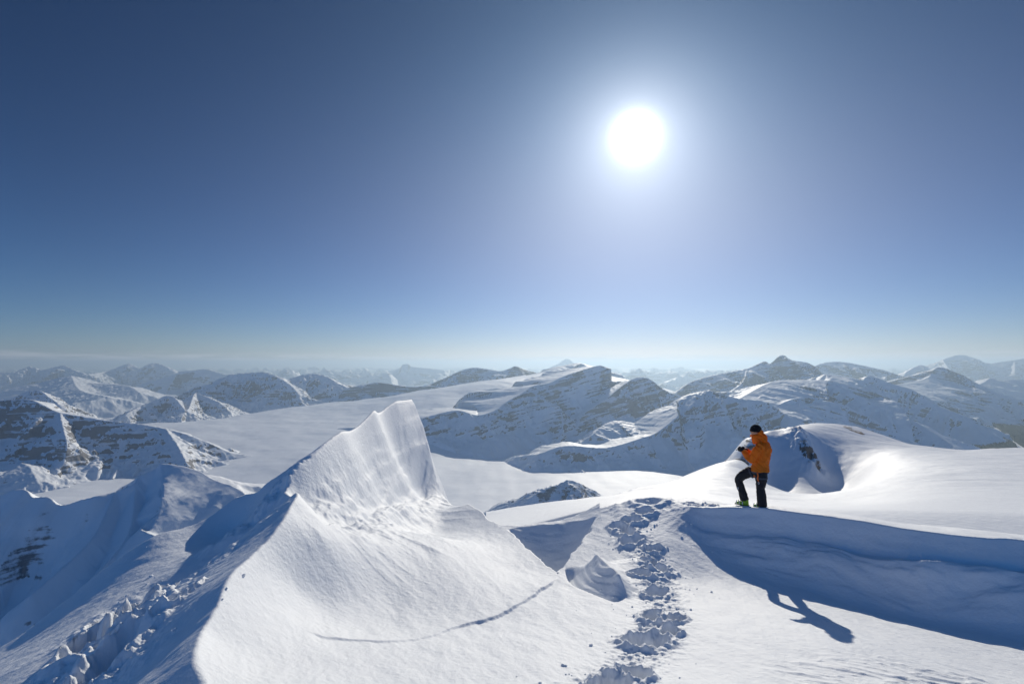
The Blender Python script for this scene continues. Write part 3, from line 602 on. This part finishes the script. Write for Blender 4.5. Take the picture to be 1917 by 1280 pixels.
mountain('far_massif', [([(-60, 700, 8600), (0, 697, 8700), (34, 695, 8800), (55, 686, 9000), (80, 692, 9000), (102, 687, 9000), (120, 684, 9000), (138, 692, 9000), (165, 700, 8800), (190, 697, 9600), (214, 690, 9900), (240, 680, 10000), (262, 689, 10000), (282, 680, 10000), (302, 682, 10000), (327, 696, 9800)], .45, .5, 0)], base=-600, rough=.15, nsc=200, rock=.42, seed=79, pad=.6)
mountain('long_mesa', [([(322, 715, 7800, .3, .7), (334, 697, 8000, .3, .7), (360, 693, 8000, .3, .8), (386, 691, 8000, .3, .8), (407, 697, 8000, .3, .7), (440, 706, 7900, .3, .6)], .3, .7, 0)], base=-500, rough=.05, nsc=200, rock=.5, seed=83, pad=.6)
mountain('lone_peak', [([(1030, 687, 15000), (1046, 680, 15000), (1056, 673, 15000), (1063, 671, 15000), (1070, 675, 15000), (1080, 681, 15000), (1100, 688, 15000)], .6, .6, 0)], base=-600, rough=.06, nsc=700, rock=.5, mat=M_far, seed=87, pad=.6)
mountain('blunt_peak', [([(735, 694, 14000), (748, 689, 14000), (754, 682, 14000), (764, 681, 14000), (772, 686, 14000), (800, 689, 14000), (830, 692, 14000)], .6, .6, 0)], base=-600, rough=.06, nsc=600, rock=.5, mat=M_far, seed=89, pad=.6)

# ------------------------------------------------------------------ glacier
def build_glacier():
    U, D, X, Y = fan(-1.5, 1.35, 1000, 260, 6500, 620)
    pts = [(0, 960, 1250), (0, 915, 1480), (100, 920, 1450), (250, 882, 1740), (400, 872, 1830), (450, 900, 1640), (500, 842, 2080), (600, 800, 2640), (700, 780, 3020), (330, 793, 2820), (420, 782, 3090), (520, 766, 3510), (600, 756, 3860), (680, 747, 4350),
           (800, 731, 4600), (900, 714, 4750), (1000, 701, 4750), (1060, 691, 4850), (850, 752, 3350), (950, 722, 3800), (780, 790, 2750), (560, 860, 1900), (650, 850, 2000), (850, 856, 2250), (900, 872, 2080), (850, 900, 1780), (1000, 900, 1780), (1150, 895, 1820), (1250, 893, 1850), (1340, 893, 1850), (1150, 940, 1500), (950, 960, 1380), (900, 1000, 1180)]
    pts += [(px, HOR + (CAMZ + 428) / d * F, d) for px, d in ((1000, 2400), (1100, 2400), (1300, 2400), (1500, 2400), (1800, 2400), (2200, 2400), (1100, 3500), (1400, 3500), (1700, 3500), (2100, 3500), (1500, 1500), (2100, 1500), (1300, 6000), (1900, 6000))]
    pts += [(px, HOR + (CAMZ + 400) / d * F, d) for px, d in ((-400, 1000), (200, 800), (600, 800), (1000, 800), (1500, 800), (2100, 800), (0, 300), (960, 300), (2000, 300), (-400, 2600))]
    w3 = np.array([P(*p) for p in pts]); uv = np.stack([w3[:, 0] / w3[:, 1], np.log(w3[:, 1])], -1)
    Z = TPS(uv, w3[:, 2], 1e-4)(U, np.log(D))
    sil = np.array([(-500, 2700), (330, 2820), (420, 3090), (520, 3510), (600, 3860), (680, 4350), (800, 4600), (900, 4750), (1000, 4780), (1060, 4880), (1150, 6400), (2300, 6400)], float)
    ds = np.interp(U, (sil[:, 0] - 958.5) / F, sil[:, 1]); over = np.maximum(D - ds * 1.01, 0)
    Z += fbm(X / 420, Y / 900, 4, 401) * 14 + fbm(X / 130 , Y / 60, 3, 403) * 1.3
    pl = sst(-U * F - 958.5, -1050, -700)
    Z += fbm(X / 300 + Y / 700, Y / 260, 4, 405) * 10 * sst(Z, -400, -280)
    Z = Z - .35 * over - .0006 * over ** 2
    o = grid_mesh('glacier', X, Y, Z, M_glac, keep=Z > -900); tag(o, kind='structure')
build_glacier()

# ------------------------------------------------------------------ far ranges
def build_ranges():
    U, D, X, Y = fan(-1.5, 1.4, 1500, 2600, 30000, 700)
    t = sst(D, 5000, 13000)
    base = -455 - 500 * t
    wx = fbm(X / 5000, Y / 5000, 3, 501) * 1500
    r1 = ridged((X + wx) / 2900, (Y - wx) / 3400, 7, 503)
    r2 = ridged((X + wx) / 1000, (Y - wx) / 1200, 6, 507)
    hum = fbm(X / 260, Y / 420, 5, 511) * 34 + np.abs(fbm(X / 700, Y / 900, 4, 513)) * 60
    top = (-25 - .0030 * D) + 130 * fbm(X / 9000, Y / 9000, 3, 517) * sst(D, 9000, 20000) * (D / 40000 + .5)
    base = -455 - 500 * t + 560 * sst(D, 20000, 29000)
    rel = np.clip(r1 * .75 + r2 * .30, 0, 1.15)
    Z = base + t * (top - base) * rel * 1.05 + (1 - t) * hum
    Z = np.where(t < .05, np.minimum(Z, -400), Z)
    nz, n = slope_of(X, Y, Z)
    rock = (sst(-nz, -.93, -.75) - .5) * 1.2 + .05
    o = grid_mesh('mountain_range', X, Y, Z, M_far, {'rock': rock}); tag(o, kind='structure')
build_ranges()

# ------------------------------------------------------------------ base sheet to the horizon
me = bpy.data.meshes.new('valley_floor'); bm = bmesh.new()
n = 64; vs_ = [bm.verts.new((math.cos(2 * math.pi * i / n) * 43500, math.sin(2 * math.pi * i / n) * 43500, -1150)) for i in range(n)]
bm.faces.new(vs_); bm.to_mesh(me); bm.free(); me.materials.append(M_glac)
o = bpy.data.objects.new('valley_floor', me); COL.objects.link(o); tag(o, kind='structure')

#@@FOREST
def build_forest():
    U, D, X, Y = fan(.80, 1.5, 520, 2450, 4700, 420)
    px = U * F + 958.5; py = HOR + (CAMZ + 425) / D * F
    n = fbm(X / 260, Y / 420, 5, 601)
    mask = sst(px + n * 90 - (py - 775) * -.9, 1830, 1850) + 0
    mask = (px - 1795 + n * 70 + (py - 775) * .0) * 1.0 - np.abs((py - 812)) * .2
    strip = np.abs((py - 806) - (px - 1860) * .75 + n * 8)       # an open avalanche track
    ok = (mask > 0) & (strip > 5)
    Z = -418 + np.abs(perlin(X / 9, Y / 9, 605)) * 16 + fbm(X / 150, Y / 150, 3, 607) * 8
    Z = np.where(ok, Z, -440)
    m = bpy.data.materials.new('forest'); m.use_nodes = True; b = m.node_tree.nodes['Principled BSDF']
    b.inputs['Base Color'].default_value = (.022, .036, .036, 1); b.inputs['Roughness'].default_value = 1; b.inputs['Specular IOR Level'].default_value = .1
    o = grid_mesh('forest', X, Y, Z, m, keep=ok); tag(o, kind='stuff')
build_forest()

def build_debris():
    rs = np.random.RandomState(9); bm = bmesh.new()
    src = [(1110, 1275), (1160, 1250), (1215, 1190), (1240, 1140), (1232, 1090), (1215, 1045), (1178, 1005)]
    for k in range(230):
        i = rs.randint(0, len(src)); px, py = src[i]
        px += rs.randn() * 52; py += rs.randn() * 24
        if k % 5 == 0: px, py = 250 + rs.randn() * 60, 1120 + rs.randn() * 55
        p = PZ(px, max(py, 965), .5 if k % 5 else 1.0)
        for _ in range(3):
            g = ground_z(p[0], p[1]); p = PZ(px, max(py, 965), min(max(g, -.3), 2.2))
        g = ground_z(p[0], p[1])
        r = .007 + .018 * rs.rand() ** 3
        mt = Matrix.Translation((p[0], p[1], g + r * .35)) @ Matrix.Rotation(rs.rand() * 6, 4, 'Z') @ Matrix.Diagonal((1.2, .9, .75, 1))
        vs = bmesh.ops.create_icosphere(bm, subdivisions=2, radius=r, matrix=mt)['verts']
        for v in vs: v.co += Vector(rs.randn(3)) * r * .10
    me = bpy.data.meshes.new('snow_debris'); bm.to_mesh(me); bm.free(); me.materials.append(M_near)
    o = bpy.data.objects.new('snow_debris', me); COL.objects.link(o); tag(o, kind='stuff')
build_debris()

#@@PERSON
def cloth_mat(name, col, rough=.8, trans=0.0, bump=.004, bs=40, col2=None):
    m = bpy.data.materials.new(name); m.use_nodes = True; nt = m.node_tree; b = nt.nodes['Principled BSDF']
    b.inputs['Roughness'].default_value = rough; b.inputs['Specular IOR Level'].default_value = .3
    tc = N(nt, 'ShaderNodeTexCoord'); n = N(nt, 'ShaderNodeTexNoise'); n.inputs['Scale'].default_value = bs; n.inputs['Detail'].default_value = 3
    nt.links.new(tc.outputs['Object'], n.inputs['Vector'])
    b.inputs['Sheen Weight'].default_value = .4 if trans else 0; b.inputs['Sheen Tint'].default_value = (*col, 1)
    nt.links.new(mix(nt, n.outputs[0], tuple(c * .85 for c in col), col2 or tuple(min(c * 1.1, 1) for c in col)), b.inputs['Base Color'])
    bp = N(nt, 'ShaderNodeBump'); bp.inputs['Distance'].default_value = bump; nt.links.new(n.outputs[0], bp.inputs['Height']); nt.links.new(bp.outputs[0], b.inputs['Normal'])
    if trans:
        t = N(nt, 'ShaderNodeBsdfTranslucent'); t.inputs[0].default_value = (*col, 1); mx = N(nt, 'ShaderNodeMixShader'); mx.inputs[0].default_value = trans
        out = [x for x in nt.nodes if x.type == 'OUTPUT_MATERIAL'][0]
        nt.links.new(b.outputs[0], mx.inputs[1]); nt.links.new(t.outputs[0], mx.inputs[2]); nt.links.new(mx.outputs[0], out.inputs[0])
    return m
def loft(bm, rings, wide=(0, 1, 0), n=16, cap=True):
    """rings: (centre, half width along `wide`, half depth)"""
    wide = Vector(wide); vr = []; cs = [Vector(r[0]) for r in rings]
    for i, (c, a, b) in enumerate(rings):
        t = (cs[min(i + 1, len(cs) - 1)] - cs[max(i - 1, 0)]).normalized()
        wv = (wide - t * wide.dot(t)); wv = wv.normalized() if wv.length > 1e-4 else t.orthogonal().normalized()
        dv = t.cross(wv).normalized()
        vr.append([bm.verts.new(cs[i] + wv * a * math.cos(2 * math.pi * k / n) + dv * b * math.sin(2 * math.pi * k / n)) for k in range(n)])
    for i in range(len(vr) - 1):
        for k in range(n): bm.faces.new((vr[i][k], vr[i][(k + 1) % n], vr[i + 1][(k + 1) % n], vr[i + 1][k]))
    if cap:
        for v, j, jn in ((vr[0], 0, 1), (vr[-1], -1, -2)):
            t = (cs[j] - cs[jn]).normalized(); c = bm.verts.new(cs[j] + t * min(rings[j][1], rings[j][2]) * .5)
            for k in range(n):
                f = (v[k], v[(k + 1) % n], c) if j == -1 else (v[(k + 1) % n], v[k], c)
                bm.faces.new(f)
def tube(bm, pts, rad, n=10):
    p = smooth_line([list(a) for a in pts], 4); r = np.interp(np.linspace(0, 1, len(p)), np.linspace(0, 1, len(pts)), rad if hasattr(rad, '__len__') else [rad] * len(pts))
    loft(bm, [(tuple(p[i]), r[i], r[i]) for i in range(len(p))], wide=(.3, .9, .2), n=n)
def ball(bm, c, r, sc_=(1, 1, 1)):
    bmesh.ops.create_uvsphere(bm, u_segments=20, v_segments=14, radius=r, matrix=Matrix.Translation(c) @ Matrix.Diagonal((*sc_, 1)))
def finish(name, bm, mat, parent, voxel=0, smooth=4, wr=0, ws=9, seed=0):
    bmesh.ops.recalc_face_normals(bm, faces=bm.faces)
    me = bpy.data.meshes.new(name); bm.to_mesh(me); bm.free()
    o = bpy.data.objects.new(name, me); COL.objects.link(o)
    if voxel:
        md = o.modifiers.new('r', 'REMESH'); md.mode = 'VOXEL'; md.voxel_size = voxel; md.use_smooth_shade = True
        ms = o.modifiers.new('s', 'SMOOTH'); ms.factor = .5; ms.iterations = smooth
        dg = bpy.context.evaluated_depsgraph_get(); nm = bpy.data.meshes.new_from_object(o.evaluated_get(dg)); o.modifiers.clear(); o.data = nm; nm.name = name
        me = nm
    if wr:
        co = np.empty(len(me.vertices) * 3, np.float32); me.vertices.foreach_get('co', co); co = co.reshape(-1, 3)
        no = np.empty(len(me.vertices) * 3, np.float32); me.vertices.foreach_get('normal', no); no = no.reshape(-1, 3)
        w_ = ridged(co[:, 0] * ws * .6 + co[:, 1] * ws * .8 + co[:, 2] * ws * .5, co[:, 2] * ws - co[:, 1] * ws * .5 + co[:, 0] * ws * .6, 4, seed) - .5
        co = co + no * (w_ * wr)[:, None]; me.vertices.foreach_set('co', co.ravel().astype(np.float32)); me.update()
    me.polygons.foreach_set('use_smooth', np.ones(len(me.polygons), bool))
    me.materials.clear(); me.materials.append(mat); o.parent = parent
    return o
def build_person():
    foot = P(1426, 943, 11.25); gz = ground_z(foot[0], foot[1]); az = math.atan2(foot[0], foot[1])
    root = bpy.data.objects.new('person', None); COL.objects.link(root)
    root.location = (foot[0], foot[1], gz - .015); root.rotation_euler = (0, 0, -az)
    tag(root, 'person in orange jacket and black beanie standing on the snow crest looking at their hands', 'person')
    def toworld(x, y): return foot[0] + x * math.cos(az) + y * math.sin(az), foot[1] - x * math.sin(az) + y * math.cos(az)
    fx, fy = -.37, .14; wx_, wy_ = toworld(fx, fy); fz = ground_z(wx_, wy_) - root.location.z
    S = (-.42, -.90, 0)                              # towards the person's left
    orange = cloth_mat('orange_shell', (1.0, .27, .015), .55, .42, .002, 60)
    black = cloth_mat('black_shell', (.016, .017, .022), .7); grey = cloth_mat('grey_webbing', (.07, .075, .09), .7)
    knit = cloth_mat('black_knit', (.012, .011, .014), .95, bump=.006, bs=120); skin = cloth_mat('skin', (.50, .27, .18), .5, bump=.0005)
    glove = cloth_mat('black_glove', (.014, .014, .018), .75); org2 = cloth_mat('orange_webbing', (.72, .16, .03), .6)
    lime = cloth_mat('lime_plastic', (.22, .42, .03), .35, bump=0); white = cloth_mat('white_plastic', (.6, .62, .62), .35, bump=0); metal = cloth_mat('bare_metal', (.6, .6, .6), .3, bump=0)
    kn_n = (-.015, -.085, .43); an_n = (.005, -.08, .07); kn_f = (-.45, .17, .53); an_f = (fx + .03, fy, fz + .10)
    # body: one surface
    bm = bmesh.new()
    loft(bm, [((-.03, 0, .76), .15, .11), ((-.01, 0, .95), .14, .10), ((.03, 0, 1.2), .17, .12), ((.02, 0, 1.38), .16, .09), ((-.015, 0, 1.45), .06, .06), ((-.05, .0, 1.54), .055, .06)], S)
    ball(bm, (-.085, .01, 1.64), .105, (1.02, .86, 1.16)); ball(bm, (-.125, .03, 1.585), .06, (1, .8, .9))
    loft(bm, [((-.17, .048, 1.655), .008, .008), ((-.197, .060, 1.628), .014, .012), ((-.19, .055, 1.61), .014, .012)], S, 8)      # nose
    ball(bm, (-.080, -.085, 1.63), .026, (.7, .4, 1.2)); ball(bm, (-.045, .105, 1.63), .026, (.7, .4, 1.2))                    # ears
    ball(bm, (-.165, .015, 1.655), .016); ball(bm, (-.145, .085, 1.655), .016)                                                 # brow and cheeks
    tube(bm, [(-.03, -.19, 1.36), (-.20, -.21, 1.07), (-.345, -.075, 1.205)], [.045, .035, .024]); tube(bm, [(.07, .18, 1.36), (-.13, .22, 1.08), (-.315, .075, 1.215)], [.045, .035, .024])
    tube(bm, [(.0, -.09, .80), kn_n, an_n], [.075, .052, .04]); tube(bm, [(-.06, .09, .80), kn_f, an_f], [.075, .052, .04])
    finish('body', bm, skin, root, .011, 3)
    # jacket
    bm = bmesh.new()
    loft(bm, [((-.015, 0, .80), .195, .175), ((-.01, 0, .86), .19, .17), ((.0, 0, .97), .185, .15), ((.03, 0, 1.12), .20, .155), ((.055, 0, 1.26), .205, .155), ((.04, 0, 1.36), .18, .13), ((.0, 0, 1.44), .11, .10), ((-.03, 0, 1.49), .09, .09)], S, 24)
    tube(bm, [(.02, -.17, 1.36), (-.07, -.22, 1.26), (-.17, -.215, 1.07), (-.25, -.16, 1.11), (-.335, -.085, 1.20)], [.092, .088, .080, .068, .052], 14)
    tube(bm, [(.09, .16, 1.36), (.02, .23, 1.24), (-.13, .24, 1.08), (-.22, .17, 1.13), (-.305, .085, 1.21)], [.09, .085, .078, .066, .052], 14)
    ball(bm, (-.175, -.21, 1.055), .078)
    jk = finish('jacket', bm, orange, root, .009, 3, .030, 8, 3)
    bm = bmesh.new(); loft(bm, [((-.015, 0, .785), .20, .18), ((-.015, 0, .81), .202, .182)], S, 28, False); finish('jacket_hem', bm, orange, jk)
    # hood bunched behind the neck, collar up to the chin
    bm = bmesh.new()
    loft(bm, [((-.03, 0, 1.42), .13, .13), ((-.06, 0, 1.49), .118, .118), ((-.075, .0, 1.565), .108, .112)], S, 20)
    ball(bm, (.035, -.01, 1.52), .105, (1.0, 1.15, .85)); ball(bm, (.055, -.02, 1.47), .095, (.9, 1.3, .8)); ball(bm, (-.005, 0, 1.60), .085, (.9, 1.2, 1.05)); ball(bm, (-.155, .04, 1.535), .05, (1, 1, .9))
    finish('hood', bm, orange, jk, .009, 2, .018, 14, 8)
    # beanie
    bm = bmesh.new()
    ball(bm, (-.083, .008, 1.672), .118, (1.0, .90, 1.0)); bmesh.ops.bisect_plane(bm, geom=bm.verts[:] + bm.edges[:] + bm.faces[:], plane_co=(-.08, 0, 1.640), plane_no=(-.16, -.05, -1), clear_outer=True)
    be = finish('beanie', bm, knit, root, 0, 0, .004, 30, 5)
    bm = bmesh.new(); loft(bm, [((-.088, .008, 1.632), .110, .122), ((-.086, .008, 1.665), .112, .124)], S, 28, False); finish('beanie_cuff', bm, knit, be)
    # trousers
    bm = bmesh.new()
    loft(bm, [((-.02, 0, .86), .165, .135), ((-.03, 0, .78), .18, .15), ((-.03, 0, .70), .15, .13)], S, 20)
    tube(bm, [(.0, -.08, .78), (.0, -.09, .62), kn_n, (.0, -.085, .25), (.008, -.08, .06)], [.122, .118, .088, .094, .098], 16)
    mid = [(kn_f[i] + an_f[i]) / 2 for i in range(3)]
    tube(bm, [(-.08, .07, .79), (-.28, .11, .70), kn_f, tuple(mid), (an_f[0] + .0, an_f[1], an_f[2] + .02)], [.126, .110, .086, .082, .092], 16)
    ball(bm, kn_f, .086)
    tr = finish('trousers', bm, black, root, .010, 3, .016, 8, 12)
    bm = bmesh.new(); ball(bm, (mid[0] - .075, mid[1] - .06, mid[2] + .045), .03, (.45, .5, 1.0)); finish('thigh_patch', bm, white, tr)
    # harness
    bm = bmesh.new()
    def ringl(c, r1, r2, t, n=28, w_=.02, dirn=S):
        t = Vector(t).normalized(); loft(bm, [(tuple(Vector(c) - t * w_), r1, r2), (tuple(Vector(c) + t * w_), r1, r2)], dirn, n, False)
    ringl((-.02, 0, .775), .195, .168, (0, 0, 1)); ringl((-.20, .09, .725), .125, .125, (-.9, .1, -.35)); ringl((.0, -.088, .66), .13, .13, (0, 0, 1), w_=.018)
    hs = finish('harness', bm, grey, root)
    bm = bmesh.new(); tube(bm, [(-.075, -.19, .80), (-.060, -.215, .72), (-.07, -.20, .66), (-.062, -.205, .62)], .016, 8); tube(bm, [(-.065, -.2, .70), (-.055, -.215, .63), (-.05, -.2, .585)], .008, 6)
    finish('sling', bm, org2, hs, .006, 1)
    bm = bmesh.new(); ball(bm, (-.125, -.10, .685), .028, (.8, .6, 1.2)); finish('buckle', bm, org2, hs); bm = bmesh.new(); ball(bm, (.085, -.13, .70), .022, (1, .6, .8)); finish('buckle', bm, org2, hs)
    bm = bmesh.new(); c = Vector((-.05, -.205, .565)); tube(bm, [c + Vector((.012 * math.cos(a), 0, .022 * math.sin(a))) for a in np.linspace(0, 2 * math.pi, 9)], .004, 6); finish('carabiner', bm, metal, hs)
    # boots
    for nm, a, tdir, gz0 in (('far', an_f, Vector((-.93, .30, 0)), fz), ('near', an_n, Vector((-.80, .55, 0)), 0)):
        b0 = Vector((a[0], a[1], gz0)); sd_ = Vector((-tdir.y, tdir.x, 0))
        bm = bmesh.new()
        loft(bm, [(b0 - tdir * .07 + Vector((0, 0, .03)), .045, .035), (b0 + Vector((0, 0, .045)), .055, .05), (b0 + tdir * .10 + Vector((0, 0, .04)), .055, .045), (b0 + tdir * .19 + Vector((0, 0, .03)), .042, .03)], sd_, 14)
        loft(bm, [(b0 - tdir * .02 + Vector((0, 0, .03)), .055, .07), (b0 - tdir * .01 + Vector((0, 0, .17)), .058, .065)], sd_, 14)
        bt = finish('boot', bm, lime, root, .008, 2)
        bm = bmesh.new(); loft(bm, [(b0 - tdir * .09 + Vector((0, 0, .008)), .048, .014), (b0 + tdir * .21 + Vector((0, 0, .008)), .044, .014)], sd_, 14); finish('sole', bm, black, bt)
        bm = bmesh.new()
        for q in (.02, .09, .15): loft(bm, [(b0 + tdir * q + Vector((0, 0, .05)), .06, .052), (b0 + tdir * (q + .022) + Vector((0, 0, .05)), .06, .050)], sd_, 14, False)
        finish('buckles', bm, white, bt)
    # gloves: palm, four fingers of unequal length, thumb
    for sgn, wr_, dirv in ((-1, Vector((-.340, -.080, 1.205)), Vector((-.86, .32, .26))), (1, Vector((-.312, .080, 1.215)), Vector((-.90, -.10, .22)))):
        dirv.normalize(); side = Vector((0, 0, 1)).cross(dirv).normalized(); up = dirv.cross(side).normalized()
        inn = side * (-1 if side.y * sgn > 0 else 1)          # towards the other hand
        bm = bmesh.new()
        loft(bm, [(wr_ - dirv * .05, .036, .034), (wr_, .030, .028), (wr_ + dirv * .04, .040, .022), (wr_ + dirv * .085, .044, .019)], up, 14)
        for k, (off, ln) in enumerate(((.032, .066), (.011, .076), (-.011, .070), (-.031, .054))):
            p0 = wr_ + dirv * .08 + up * off
            tube(bm, [p0, p0 + dirv * ln * .45 + inn * .008, p0 + dirv * ln * .75 + inn * .028, p0 + dirv * ln * .72 + inn * .052], [.0125, .0118, .0105, .009], 8)
        p0 = wr_ + dirv * .025 + up * .034
        tube(bm, [p0, p0 + dirv * .028 + up * .016 + inn * .02, p0 + dirv * .055 + up * .008 + inn * .034], [.015, .013, .010], 8)
        finish('glove', bm, glove, root, .0045, 2)
    # device between the hands
    me = bpy.data.meshes.new('phone'); bm = bmesh.new(); bmesh.ops.create_cube(bm, size=1, matrix=Matrix.Diagonal((.012, .075, .145, 1))); bmesh.ops.bevel(bm, geom=bm.edges[:], offset=.0035, segments=3, affect='EDGES'); bm.to_mesh(me); bm.free()
    pm = cloth_mat('dark_glass', (.015, .016, .02), .15, bump=0); me.materials.append(pm)
    ph = bpy.data.objects.new('phone', me); COL.objects.link(ph)
    lp = Vector((-.430, -.012, 1.245)); X0, Y0 = toworld(lp.x, lp.y); ph.location = (X0, Y0, root.location.z + lp.z); ph.rotation_euler = (0, R(58), -az + R(0))
    tag(ph, 'small dark phone held in the black gloves of the person in orange', 'phone')
build_person()
#@@HAZE
def build_haze():
    bm = bmesh.new(); bmesh.ops.create_cube(bm, size=1.0)
    zt, zb = 262.0, -1152.0
    for v in bm.verts:
        v.co.x *= 90000; v.co.y *= 90000; v.co.z = zt if v.co.z > 0 else zb
    me = bpy.data.meshes.new('haze'); bm.to_mesh(me); bm.free()
    m = bpy.data.materials.new('haze'); m.use_nodes = True; nt = m.node_tree; nt.nodes.clear()
    out = N(nt, 'ShaderNodeOutputMaterial'); v = N(nt, 'ShaderNodeVolumePrincipled')
    v.inputs['Color'].default_value = (.62, .81, 1.0, 1); v.inputs['Density'].default_value = 8.5e-5; v.inputs['Anisotropy'].default_value = .5
    nt.links.new(v.outputs[0], out.inputs['Volume']); me.materials.append(m)
    o = bpy.data.objects.new('haze', me); COL.objects.link(o); tag(o, kind='stuff')
build_haze()
